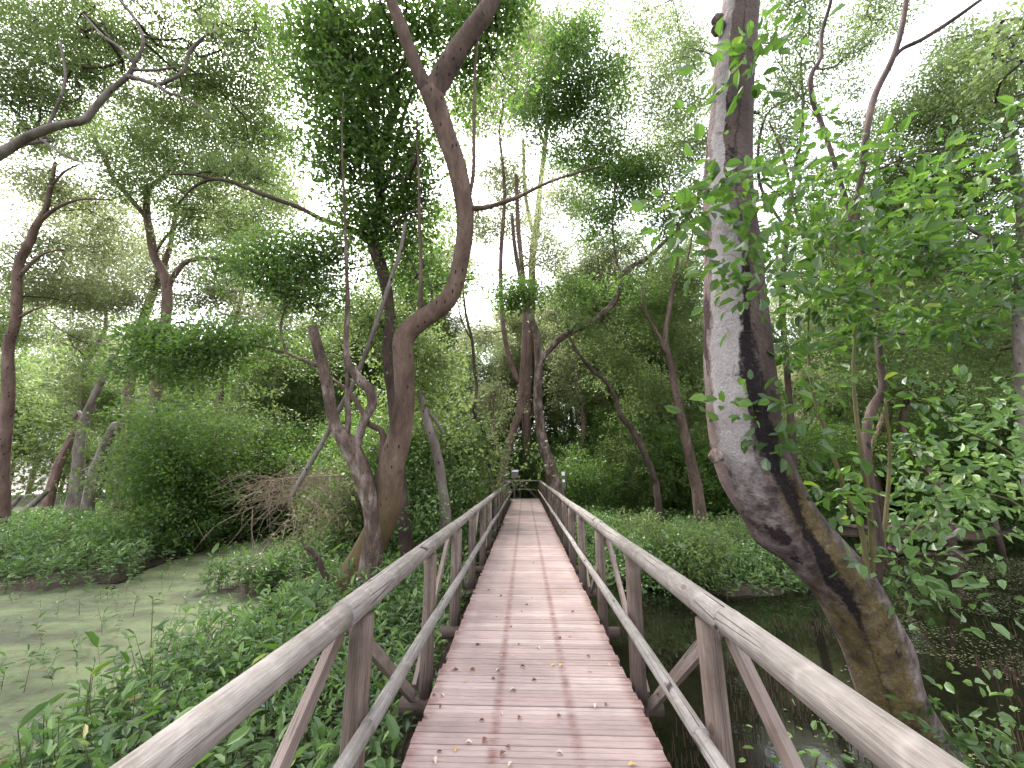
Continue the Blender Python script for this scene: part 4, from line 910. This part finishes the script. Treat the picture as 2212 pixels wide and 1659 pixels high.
traced_tree('snag', 'short rotten snag sticking up out of the weeds before the forked tree', 6.6,
    [(712, 1268, 7), (700, 1240, 6.5), (688, 1210, 6), (672, 1190, 5.5), (658, 1183, 5)], mat='barkd', cat='dead wood', sides=12, rough=.18)

# dead brush
org = P(640, 1200, 8.0); root = thing('dead_brush', 'tangle of fine dry brown twigs hanging left of the forked tree', 'brush', org)
tb = Tubes(); mb, _ = tb.add([P(735, 1027, 7.6), P(680, 1030, 7.7), P(620, 1033, 7.8), P(560, 1040, 7.9)], [.018, .016, .012, .006], sides=6, step=.1); tb.build('branch', M['dead'], root, org)
tb = Tubes()
for i in range(230):
    a_ = P(random.gauss(650, 48), random.gauss(1085, 42), 7.8 + random.gauss(0, .45))
    if i < 120: a_ = mb[random.randrange(len(mb))]
    L_ = random.uniform(.3, 1.1); az = random.uniform(0, 6.28); dz = random.gauss(-.35, .5)
    d_ = unit(np.array([cos(az) * 1.2 - .25, sin(az) * .8, dz]))
    pts = [a_, a_ + d_ * L_ * .5 + R.normal(0, .05, 3), a_ + d_ * L_ + np.array([0, 0, -L_ * .25]) + R.normal(0, .07, 3)]
    tb.add(pts, [.006, .004, .002], sides=3, step=.12, cap=False)
    for k in range(2):
        b_ = pts[1] * (1 - k * .5) + pts[2] * k * .5; e_ = b_ + unit(d_ + R.normal(0, .7, 3)) * L_ * .45
        tb.add([b_, e_], [.004, .002], sides=3, step=.2, cap=False)
tb.build('twigs', M['dead'], root, org)
# vertical dead vines
for (x_, y0_, y1_) in ((660, 1060, 1240), (705, 1080, 1250), (640, 1090, 1200), (1410, 950, 1050)):
    pass

# ------------------------------------------------------------------ mid-distance traced trees
traced_tree('twin_tree', 'crooked twin-stemmed tree rising behind the left rail end of the boardwalk', 17,
    [(1074, 1065, 10), (1086, 1020, 10), (1096, 970, 9), (1110, 926, 8), (1124, 886, 8.5), (1127, 836, 8.5), (1131, 786, 7), (1134, 693, 6), (1130, 600, 5), (1120, 500, 5), (1115, 380, 4)],
    [[(1085, 995, 6), (1070, 950, 6), (1061, 890, 6), (1066, 850, 5.5), (1081, 832, 4.5)], [(1120, 825, 5.5), (1104, 786, 6), (1092, 736, 5), (1084, 670, 5), (1082, 553, 4.5), (1090, 420, 4), (1080, 300, 3)]],
    [(1080, 220, 70, 80, 18, 1.1), (1100, 380, 60, 60, 18, 1.0), (1060, 480, 60, 60, 18, .9), (1150, 150, 70, 70, 18, .9), (1050, 720, 50, 50, 18, .8), (1060, 880, 60, 50, 17.5, 1.0), (1170, 560, 50, 40, 17, .9), (1000, 300, 60, 120, 18, .5), (1120, 120, 90, 120, 18, .5), (1000, 600, 50, 60, 18, .5), (960, 450, 60, 60, 18, .4)], mat='barkr', leaf='pale', L=.11)
traced_tree('forked_trunk_tree', 'grey-brown tree with a long crooked right limb standing behind the right rail end', 15,
    [(1204, 1072, 16), (1199, 1053, 15), (1187, 1003, 12.5), (1172, 953, 10.5), (1165, 903, 10), (1162, 853, 9.5), (1164, 770, 9), (1157, 720, 7.5), (1145, 680, 6.5), (1131, 643, 6), (1124, 600, 5), (1113, 540, 4.5), (1105, 460, 3.5)],
    [[(1166, 782, 6), (1180, 765, 6.5), (1204, 736, 7), (1232, 718, 7), (1270, 700, 7), (1304, 676, 7), (1327, 653, 7), (1340, 620, 6.5), (1346, 590, 7), (1370, 572, 5.5), (1404, 553, 5), (1432, 525, 4.5), (1470, 490, 4.5), (1512, 420, 4), (1524, 370, 3.5), (1530, 280, 2)], [(1340, 605, 3), (1328, 540, 2.5), (1322, 470, 2)]],
    [(1105, 620, 45, 40, 13, 1.5), (1130, 640, 30, 25, 13, 1.3), (1440, 480, 60, 35, 14, .9), (1330, 420, 70, 60, 14.5, 1.1), (1280, 480, 60, 40, 14.5, .8), (1250, 640, 70, 40, 15.5, 1.0), (1380, 640, 60, 50, 15.5, 1.0), (1230, 150, 80, 80, 15, 1.2), (1250, 80, 60, 50, 15, 1.1), (1290, 200, 60, 70, 15, 1.2), (1190, 230, 70, 60, 15.5, 1.0), (1230, 300, 70, 60, 16, 1.0), (1320, 340, 70, 60, 15, 1.1), (1370, 400, 70, 50, 15, 1.1)], mat='bark2', leaf='dark', L=.12, sides=18)
traced_tree('straight_tree', 'tall pale straight trunk rising into the canopy above the boardwalk end', 26,
    [(1140, 1040, 8), (1140, 900, 8), (1145, 750, 8), (1149, 640, 8), (1150, 553, 8), (1160, 480, 7), (1167, 400, 6), (1177, 317, 5), (1188, 200, 4), (1195, 80, 3)],
    [[(1150, 500, 4), (1135, 420, 4), (1130, 300, 3.5)], [(1177, 317, 3), (1160, 260, 3), (1140, 180, 2)]],
    [(1170, 70, 70, 60, 24, .9), (1220, 20, 80, 40, 24, .8), (1290, 560, 80, 60, 24, .9), (1240, 400, 80, 60, 24, .9), (1180, 480, 60, 60, 24, .7), (1390, 210, 110, 120, 24, .38), (1460, 80, 90, 70, 24, .35), (1340, 90, 60, 70, 24, .4), (1420, 380, 90, 80, 24, .45)], mat='barkr', leaf='pale', L=.12)
traced_tree('slanting_tree', 'dark thin tree slanting down to the right beyond the green bank', 14.5,
    [(1418, 1050, 7), (1414, 1036, 6.5), (1407, 1013, 6.5), (1387, 970, 6.5), (1364, 926, 6.5), (1339, 896, 5.5), (1330, 860, 5), (1312, 828, 4.5), (1280, 800, 4), (1254, 770, 3.5), (1232, 733, 3), (1225, 700, 2)],
    [[(1388, 972, 2.5), (1386, 940, 2), (1390, 910, 1.2)]], [(1250, 700, 50, 30, 15, .8), (1300, 750, 60, 40, 15, .9), (1350, 800, 60, 40, 15, 1.0)], mat='barkd', leaf='mid', L=.10)
traced_tree('forked_bank_tree', 'dark forked tree left of the leaning giant beyond the green bank', 13.5,
    [(1506, 1060, 12), (1498, 1020, 11), (1484, 960, 9.5), (1470, 900, 9), (1462, 860, 8), (1452, 803, 6.5), (1442, 760, 6), (1437, 730, 5.5), (1442, 690, 4.5), (1455, 620, 4), (1462, 570, 4), (1465, 480, 3)],
    [[(1440, 765, 4.5), (1428, 735, 4), (1414, 710, 3.5), (1398, 680, 3), (1385, 620, 2)], [(1465, 860, 3.5), (1462, 900, 3)], [(1450, 640, 2.5), (1485, 560, 2), (1500, 480, 1.5)]],
    [(1440, 600, 60, 50, 14, 1.0), (1500, 620, 40, 60, 14, .8), (1470, 420, 60, 60, 14, .6), (1420, 330, 80, 60, 15, .5), (1480, 240, 60, 60, 15, .4), (1400, 700, 60, 50, 15, 1.0), (1460, 700, 50, 60, 14.5, 1.0), (1400, 850, 60, 50, 15, 1.3), (1520, 760, 50, 60, 14, .9)], mat='bark_b', leaf='mid', L=.10)
traced_tree('hanging_branch_tree', 'very thin wavy dark stem in the gap between the S-shaped tree and the boardwalk end', 12,
    [(1060, 1040, 4), (1050, 960, 4), (1039, 916, 3.8), (1024, 890, 4), (1030, 843, 3.5), (1024, 786, 3.5), (1020, 736, 3), (1006, 676, 2.6), (1000, 600, 2), (1010, 540, 1.5)], [[(1020, 736, 2), (1000, 700, 1.5), (985, 640, 1)]],
    [(1000, 800, 50, 50, 13, .6), (980, 960, 60, 70, 12, 1.3), (940, 1050, 30, 40, 11, 1.2), (925, 1000, 50, 60, 11, 1.2)], mat='barkd', leaf='mid', L=.09)
# left side
traced_tree('left_fork_tree', 'slender tree with repeated high forks in the left canopy', 14,
    [(330, 1120, 11), (334, 960, 10), (338, 840, 10), (350, 760, 9.5), (358, 690, 9), (361, 620, 9), (348, 580, 8), (333, 553, 8), (322, 490, 7.5), (318, 470, 7), (317, 430, 6), (322, 405, 5), (350, 385, 4), (372, 360, 3)],
    [[(361, 625, 6), (370, 605, 5.5), (385, 583, 5), (408, 563, 4.5), (467, 558, 3.5), (540, 575, 2)], [(320, 475, 6), (300, 450, 5), (280, 427, 4.5), (240, 377, 4), (228, 340, 4), (213, 317, 3.5), (197, 277, 3), (185, 240, 2)], [(333, 550, 3), (360, 510, 2.5), (400, 470, 2)]],
    [(280, 320, 90, 50, 14, 1.0), (350, 280, 80, 50, 14, 1.1), (400, 340, 80, 50, 13.5, 1.2), (460, 260, 70, 60, 14, 1.0), (540, 330, 70, 60, 13, 1.2), (560, 250, 60, 50, 13, .9), (430, 430, 70, 35, 13, 1.0), (330, 420, 60, 40, 14, .9), (380, 500, 60, 40, 14, .8), (480, 490, 70, 30, 14, .8), (250, 390, 50, 30, 14, .8), (430, 180, 70, 40, 14, .7), (560, 150, 60, 50, 14, .6), (600, 430, 70, 60, 15, .6), (560, 480, 60, 50, 15, .6), (220, 330, 80, 50, 15, .6), (150, 250, 80, 50, 15, .5)],
    mat='barkr', leaf='mid', L=.09)
traced_tree('left_edge_tree', 'pinkish crooked trunk at the far left edge of the photo', 13,
    [(5, 1120, 12), (8, 1000, 10), (18, 850, 10), (18, 753, 9), (34, 690, 8.5), (36, 640, 8), (40, 573, 7.5), (66, 520, 7), (76, 490, 6.5), (98, 455, 5.5), (110, 400, 4), (120, 350, 3)],
    [[(40, 600, 4), (66, 570, 3.5), (100, 545, 2.5), (140, 540, 1.5)], [(76, 485, 4), (130, 445, 3), (180, 430, 2), (240, 432, 1.5)], [(112, 400, 2.5), (140, 370, 2), (170, 355, 1.2)], [(34, 690, 3), (70, 670, 2.5), (100, 660, 1.5)]],
    [(60, 420, 90, 40, 14, .8), (150, 430, 80, 40, 14, .7), (60, 520, 70, 35, 14, .6), (170, 540, 90, 50, 15, 1.0), (40, 340, 60, 30, 13.5, .6), (220, 470, 60, 40, 15, .7), (120, 620, 110, 50, 15, 1.6), (230, 640, 90, 40, 15, 1.6), (130, 310, 80, 30, 14, .7)],
    mat='barkr', leaf='pale', L=.10)
traced_tree('bare_trunk', 'bare pale split trunk, left one of the leaning pair at the duckweed pond', 16.5,
    [(150, 1135, 17), (158, 1103, 14), (168, 1020, 11), (172, 960, 8.5), (182, 910, 8), (205, 855, 7), (232, 793, 6), (246, 765, 4)], [[(182, 912, 4), (170, 890, 4), (160, 905, 3)]], mat='barkp', cat='dead tree', sides=16, rough=.12)
traced_tree('bare_trunk', 'bare pale split trunk, right one of the leaning pair at the duckweed pond', 16.0,
    [(186, 1130, 13), (192, 1080, 10), (200, 1026, 9), (216, 986, 9), (234, 946, 9), (252, 915, 8)], [[(205, 1015, 3.5), (190, 1012, 3), (178, 1018, 3)]], mat='barkp', cat='dead tree', sides=16, rough=.12)
traced_tree('slanted_back_tree', 'pinkish trunk slanting up right behind the repeatedly forked tree', 17,
    [(260, 1060, 9), (285, 800, 8), (300, 720, 8), (318, 665, 8), (342, 600, 7), (365, 540, 5), (380, 460, 4)], [], [(420, 640, 80, 40, 18, .9), (330, 600, 60, 40, 18, .7), (480, 610, 60, 40, 18, .7), (590, 660, 60, 50, 17, .9), (500, 450, 100, 60, 19, .55), (600, 370, 80, 70, 19, .5), (250, 440, 90, 60, 19, .5), (120, 470, 120, 50, 20, .4), (400, 560, 100, 40, 19, .5)], mat='barkr', leaf='pale', L=.12)
traced_tree('overhanging_tree', 'thick pale limb arching in from the upper left edge', 8.5,
    [(-560, 1240, 34), (-480, 1000, 30), (-380, 750, 24), (-250, 540, 18), (-120, 405, 12), (0, 333, 9.5), (67, 293, 8), (130, 270, 7), (177, 262, 6.5), (200, 240, 6), (233, 200, 5.5), (277, 163, 4.5), (292, 133, 3.2), (310, 90, 3.5), (290, 40, 2.5), (260, 0, 1.5)],
    [[(275, 165, 5), (305, 172, 4), (340, 183, 4), (370, 172, 3.5), (400, 150, 3.5), (408, 115, 3.5), (443, 77, 2.5), (470, 60, 1.5)], [(340, 183, 3.5), (360, 200, 3), (390, 207, 2.5), (433, 233, 2), (480, 270, 1.2)], [(285, 150, 3.5), (330, 152, 3), (380, 145, 2)], [(290, 140, 3), (262, 105, 3), (220, 75, 2.5), (180, 30, 1.5)], [(88, 300, 3), (130, 330, 2.5), (180, 352, 2)], [(100, 280, 3), (140, 180, 2.5), (130, 90, 2)]],
    [(40, 60, 90, 70, 10, .8), (20, 160, 60, 80, 10, .8), (30, 240, 60, 60, 10, .7), (100, 170, 80, 60, 10, .8), (180, 100, 80, 60, 10, .8), (260, 70, 80, 50, 10, .7), (340, 90, 80, 50, 10, .7), (400, 190, 70, 40, 10, .8), (480, 140, 70, 60, 10, .8), (330, 230, 80, 40, 10, .8), (120, 230, 60, 40, 10, .8), (500, 50, 80, 40, 10, .7), (330, 10, 110, 50, 10, .6), (580, 60, 60, 60, 10.5, .7), (160, 20, 80, 40, 10, .9), (430, 12, 70, 22, 7, 1.1), (230, 180, 60, 40, 10, .7), (550, 200, 60, 50, 11, .7), (600, 120, 80, 90, 12, .55), (470, 60, 140, 60, 12, .5), (200, 120, 140, 80, 12, .4), (590, 300, 60, 80, 12, .5), (120, 60, 120, 70, 11, .6), (420, 250, 120, 50, 12, .5), (60, 300, 80, 30, 10, .4)],
    mat='barkp', leaf='mid', L=.075, sides=16)
# right side canopy trees
traced_tree('right_canopy_tree', 'tall thin-branched tree seen through the gap right of the leaning giant', 12,
    [(1720, 1110, 8), (1712, 960, 7), (1700, 800, 6), (1690, 650, 5.5), (1700, 500, 5), (1715, 380, 4), (1735, 260, 3), (1730, 140, 2)], [[(1640, 245, 3), (1585, 225, 2), (1540, 120, 2)], [(1700, 500, 3), (1640, 390, 3), (1655, 250, 2.5), (1740, 200, 1.5)]],
    [(1680, 60, 70, 50, 12, .7), (1740, 130, 70, 50, 12, .6), (1690, 220, 70, 60, 12, .8), (1680, 330, 50, 60, 12, .8), (1900, 30, 80, 50, 12, .8), (1850, 120, 60, 50, 12, .5), (1720, 0, 60, 30, 11, .8), (1480, 100, 60, 60, 13, .6), (1450, 220, 60, 60, 13, .8), (1500, 330, 50, 60, 13, .8), (1420, 30, 70, 50, 14, .5), (1900, 290, 60, 50, 12, .9), (1830, 230, 40, 40, 12, .5)], mat='barkd', leaf='mid', L=.08)
traced_tree('right_edge_tree', 'dense leafy tree filling the upper right corner', 9,
    [(2240, 1150, 14), (2215, 900, 13), (2205, 700, 12), (2210, 500, 10), (2190, 350, 8), (2160, 200, 6), (2150, 50, 4)], [[(2200, 420, 5), (2150, 390, 4), (2100, 350, 3), (2040, 320, 2)], [(2210, 560, 5), (2140, 520, 4), (2070, 480, 3)]],
    [(2050, 200, 80, 60, 10, 1.3), (2130, 130, 70, 60, 10, 1.3), (2000, 260, 70, 60, 10, 1.3), (2100, 260, 80, 60, 9.5, 1.4), (2190, 200, 50, 100, 8, 1.6), (2190, 60, 40, 70, 5, 1.8), (2000, 350, 80, 60, 10, 1.3), (1950, 430, 80, 60, 10.5, 1.2), (2120, 400, 90, 70, 9.5, 1.3), (2180, 550, 60, 90, 9, 1.2), (2060, 100, 60, 40, 11, .8), (2040, 560, 80, 60, 10, .9), (1960, 480, 120, 80, 11, .7), (1850, 600, 120, 80, 11, .8), (1740, 520, 90, 80, 11, .6), (2100, 680, 110, 80, 10, .9), (1960, 740, 130, 70, 10.5, .9), (1780, 740, 100, 70, 11, .8), (2150, 820, 70, 70, 10, .8), (1740, 400, 60, 50, 11, .5)], mat='barkp', leaf='mid', L=.075)

# ------------------------------------------------------------------ background trees and thickets from a few individuals
def auto_tree(h, lean, nb, leafmat, barkmat, L, cov, crown_r, low=.45, seed=1, label='', group=''):
    root = thing('background_tree', label, 'tree', (0, 0, -60), group)
    tb = Tubes(); z = np.linspace(-.5, h, 7); off = np.cumsum(R.normal(0, lean, (7, 2)), 0)
    tr = np.stack([off[:, 0], off[:, 1], z], 1); tr[0, :2] = tr[1, :2]
    sp, _ = tb.add(tr, np.linspace(h * .013 + .03, .02, 7), sides=8, step=.5, rough=.08); tb.build('trunk', M[barkmat], root)
    tb = Tubes(); P_ = []
    for i in range(nb):
        t = R.uniform(low, .95); s = sp[int(t * (len(sp) - 1))]; az = i * 2.4 + R.uniform(-.4, .4); rr = crown_r * (1.15 - .5 * t) * R.uniform(.6, 1.1)
        e = s + np.array([cos(az) * rr, sin(az) * rr, R.uniform(.25, .8) * rr])
        m_ = (s + e) / 2 + R.normal(0, .12 * rr, 3)
        bp, _ = tb.add([s, m_, e], [.035 + .003 * h, .03, .012], sides=5, step=.4, cap=False)
        for k in range(4):
            q0 = bp[int(R.uniform(.3, 1) * (len(bp) - 1))]; q1 = q0 + R.normal(0, rr * .35, 3) + np.array([0, 0, rr * .2])
            tb.add([q0, (q0 + q1) / 2 + R.normal(0, .08, 3), q1], [.016, .012, .006], sides=4, step=.4, cap=False); P_.append(q1)
            P_.append((q0 + q1) / 2)
        P_.append(e)
    tb.build('branches', M['twig'], root)
    hubs = np.array(P_); n = int(cov * 4.6 * len(hubs))
    cen = hubs[R.integers(0, len(hubs), n)] + R.normal(0, crown_r * .14, (n, 3))
    p_, a_, n_, l_, w_, r_ = clump_leaves(cen, 30, .19, L * 1.15)
    build_leaves('crown', p_, a_, n_, l_, w_, M[leafmat], root, rnd=r_)
    return root

def auto_shrub(h, r, n, leafmat, L, label, group, name='mangrove_shrub'):
    root = thing(name, label, 'shrub', (0, 0, -60), group)
    tb = Tubes(); tips = []
    for i in range(9):
        az = R.uniform(0, 6.28); rr = r * R.uniform(.2, .9); e = np.array([cos(az) * rr, sin(az) * rr, h * R.uniform(.5, 1)])
        pts, _ = tb.add([np.array([cos(az) * .1, sin(az) * .1, -.4]), e * np.array([.35, .35, .5]) + R.normal(0, .08, 3), e], [.025, .018, .006], sides=5, step=.25, cap=False); tips.append(pts[len(pts) // 4:])
    tb.build('stems', M['twig'], root); tips = np.vstack(tips)
    cen = tips[R.integers(0, len(tips), n)] + R.normal(0, 1, (n, 3)) * np.array([r * .28, r * .28, h * .12]); cen[:, 2] = np.maximum(cen[:, 2], .05)
    p_, a_, n_, l_, w_, r_ = clump_leaves(cen, 34, .15, L * 1.1)
    build_leaves('foliage', p_, a_, n_, l_, w_, M[leafmat], root, rnd=r_)
    return root

BGL = 'slender mangrove tree with leafy crown standing back in the forest'; BGG = 'background mangrove trees'
protos = [auto_tree(13, .35, 13, 'pale', 'barkr', .11, 2.0, 3.2, seed=1, label=BGL, group=BGG), auto_tree(16, .5, 15, 'mid', 'bark_b', .11, 2.2, 3.6, low=.4, label=BGL, group=BGG),
          auto_tree(11, .45, 14, 'mid', 'barkp', .10, 2.4, 3.0, low=.3, label=BGL, group=BGG), auto_tree(18, .45, 15, 'pale', 'barkr', .12, 1.8, 4.0, low=.5, label=BGL, group=BGG), auto_tree(9, .35, 14, 'dark', 'barkd', .10, 2.6, 2.6, low=.2, label=BGL, group=BGG)]
spots = []
tries = 0
while len(spots) < 130 and tries < 8000:
    tries += 1
    Yc = random.uniform(12, 46) ** 1.0; Xc = random.uniform(-1.35, 1.35) * (Yc + 3)
    if -8.5 < Xc < 3.0 and Yc < 25.5: continue
    if landness(np.array(Xc), np.array(Yc)) < .5 and Yc < 30: continue
    if Xc < -.35 * Yc and Yc < 21: continue
    if 0 < Xc < .85 * Yc and Yc < 19.5: continue
    if -1.5 - .1 * Yc < Xc < .75 * Yc and Yc < 24: continue
    if any((Xc - a_) ** 2 + (Yc - b_) ** 2 < (2.2 if Yc < 25 else 3.0) ** 2 for a_, b_, _ in spots): continue
    k = random.choice([0, 1, 2, 3, 4, 2, 1]) if Yc > 16 else random.choice([0, 2, 4, 4, 2])
    spots.append((Xc, Yc, k))
for q_ in ((-7, 27, 3), (-3.5, 29, 1), (0.5, 27.5, 0), (4, 28.5, 3), (7.5, 27, 1), (-1, 32, 3), (3, 33, 3), (-6, 33, 1), (8, 32, 3), (6, 24, 0), (9.5, 22, 1), (-10, 25, 0), (-9, 30, 3)): spots.append(q_)
used = set()
KIND = ['glare-paled upright', 'tall bushy-crowned', 'grey-barked leafy', 'very tall airy', 'short dark dense']
for (x_, y_, k) in spots:
    o = protos[k] if k not in used else copy_tree(protos[k]); used.add(k)
    a_, b_ = where(x_, y_); o['label'] = uniq(KIND[k] + ' mangrove tree ' + a_ + ', ' + b_)
    s_ = random.uniform(.8, 1.15); o.location = (x_, y_, -.75); o.rotation_euler = (0, 0, random.uniform(0, 6.28)); o.scale = (s_, s_, s_ * random.uniform(.85, 1.1))

def scatter(protos, spots, smin=.8, smax=1.25, kinds=None):
    used = set()
    for (x_, y_, k) in spots:
        o = protos[k] if k not in used else copy_tree(protos[k]); used.add(k)
        if kinds: a_, b_ = where(x_, y_); o['label'] = uniq(kinds[k] + ' ' + a_ + ', ' + b_)
        s_ = random.uniform(smin, smax); o.location = (x_, y_, float(max(ground_z(np.array(x_), np.array(y_)), -.85))); o.rotation_euler = (0, 0, random.uniform(0, 6.28)); o.scale = (s_, s_, s_)

SL = 'bushy understory mangrove in the dark thicket between the trunks'; SG = 'understory thicket'
sh = [auto_shrub(4.2, 2.0, 620, 'mid', .10, SL, SG), auto_shrub(3.2, 1.9, 520, 'dark', .095, SL, SG), auto_shrub(5.2, 2.2, 700, 'dark', .11, SL, SG), auto_shrub(4.6, 2.2, 640, 'mid', .10, SL, SG)]
sp_ = []; tries = 0
while len(sp_) < 150 and tries < 20000:
    tries += 1
    Yc = random.uniform(10.5, 34); Xc = random.uniform(-1.4, 1.4) * (Yc + 2)
    if -1.6 - (Yc < 25) * 1.0 < Xc < 1.6 + (Yc < 25) * 1.0 and Yc < 25.5: continue
    if -9.5 < Xc < 1 and 20.5 < Yc < 24.6: continue
    if Xc > 0 and Yc < 16 and Xc < 8: continue
    if Xc > 0 and Yc < 17.5: continue
    if Xc < -.3 * Yc and Yc < 13.5 and Xc > -12: continue
    if Xc < -12 and Yc < 17: continue
    if Xc < -.9 * Yc and Yc < 40: continue
    if landness(np.array(Xc), np.array(Yc)) < .6 and Yc < 30: continue
    if any((Xc - a_) ** 2 + (Yc - b_) ** 2 < 1.7 ** 2 for a_, b_, _ in sp_): continue
    sp_.append((Xc, Yc, random.randrange(4)))
scatter(sh, sp_, kinds=['mid-green shrub', 'low dark shrub', 'tall dark shrub', 'broad green shrub'])
# nearer thicket on the left, between the duckweed and the forked tree
SL2 = 'bushy green shrub behind the duckweed water on the left'; SG2 = 'left pond shrubs'
sh2 = [auto_shrub(3.4, 1.5, 480, 'mid', .08, SL2, SG2), auto_shrub(2.6, 1.4, 420, 'herb', .08, SL2, SG2), auto_shrub(4.2, 1.7, 600, 'dark', .08, SL2, SG2)]
scatter(sh2, [(-4.7, 10.9, 0), (-10.6, 14.4, 2), (-3.2, 10.8, 2), (-11.0, 13.2, 0), (-4.9, 12.6, 2), (-2.6, 12.8, 0), (-4.0, 14.2, 2), (-10.2, 11.6, 2), (-2.3, 10.2, 1), (-7.0, 17.0, 2), (-9.5, 16.6, 0), (-4.2, 16.5, 2), (-2.9, 18.0, 1), (-12.5, 13.5, 0), (-8.4, 17.6, 1)], .85, 1.2, ['mid-green pond shrub', 'bright pond shrub', 'dark tall pond shrub'])
# low bushes on the right bank
SL3 = 'low bright bush on the green bank right of the boardwalk'; SG3 = 'right bank bushes'
sh3 = [auto_shrub(.8, .8, 150, 'herb', .075, SL3, SG3, 'bank_bush'), auto_shrub(1.0, .9, 170, 'mid', .075, SL3, SG3, 'bank_bush')]
scatter(sh3, [(2.6, 9.2, 0), (3.4, 9.0, 1), (4.6, 9.3, 0), (5.6, 10.0, 1), (2.8, 10.6, 1), (4.2, 10.9, 0), (6.2, 11.4, 0), (2.5, 11.7, 0), (3.4, 12.6, 1), (5.4, 13.0, 0), (7.0, 13.2, 1), (2.6, 14.2, 0)], .8, 1.2, ['bright low bank bush', 'darker low bank bush'])

# driftwood
def log(label, pts, d, mat='barkp', name='fallen_log'):
    w, r = stem_world(pts, d); root = thing(name, label, 'log', w[0]); t = Tubes(); t.add(w, r, sides=10, step=.15, rough=.12); t.build('wood', M[mat], root, w[0]); return root
log('weathered log lying at the left edge, the left of two above the duckweed', [(-10, 1116, 5), (20, 1098, 5), (45, 1072, 3.5)], 18)
log('weathered log propped up, the right of two above the duckweed', [(44, 1112, 6), (70, 1090, 6), (103, 1060, 4.5)], 18)
log('grey branched driftwood across the dark water at right', [(1812, 1133, 3), (1860, 1139, 5), (1902, 1146, 7), (1945, 1160, 5), (1990, 1170, 2)], 14, 'barkd')
log('crooked driftwood limb rising from the dark water at right', [(1895, 1148, 4), (1935, 1135, 5), (1985, 1130, 4), (2045, 1131, 4), (2100, 1140, 2)], 14, 'bark2')
log('short pale stick slanting out of the dark water at right', [(2040, 1165, 3), (2062, 1153, 4), (2075, 1140, 3)], 13)

# distant forest wall closing the horizon
n = 5200; ang = R.uniform(-1.15, 1.15, n); rad_ = R.uniform(44, 62, n); hh = R.random(n) ** 1.15 * 15
cen = np.stack([np.sin(ang) * rad_, np.cos(ang) * rad_, hh - .5], 1); cen = cen[(vnoise(cen[:, 0], cen[:, 2] * 2, .35, 1) * 3 + 13 > cen[:, 2])]
p_, a_, n_, l_, w_, r_ = clump_leaves(cen, 30, .8, .36)
o = build_leaves('distant_forest', p_, a_, n_, l_, w_, M['mid'], rnd=r_); tag(o, 'far-off solid green mass of forest closing the view', 'forest', kind='stuff')

# ------------------------------------------------------------------ moist air under the canopy
HZ = 0.0
if HZ > 0:
    m, nt, ns, ln, out = new_mat('haze_air'); pv = N(ns, 'ShaderNodeVolumePrincipled'); pv.inputs['Color'].default_value = (0.93, 0.92, 1.0, 1)
    pv.inputs['Density'].default_value = HZ; pv.inputs['Anisotropy'].default_value = 0.2; ln.new(pv.outputs[0], out.inputs['Volume'])
    x0, x1, y0, y1, z0, z1 = -165, 165, -65, 245, -2.4, 32
    vv = [(x, y, z) for z in (z0, z1) for y in (y0, y1) for x in (x0, x1)]
    o = link('haze', make_mesh('haze', vv, [(0, 2, 3, 1), (4, 5, 7, 6), (0, 1, 5, 4), (2, 6, 7, 3), (0, 4, 6, 2), (1, 3, 7, 5)]), m); tag(o, 'faint moist air paling the far trees', 'haze', kind='stuff')
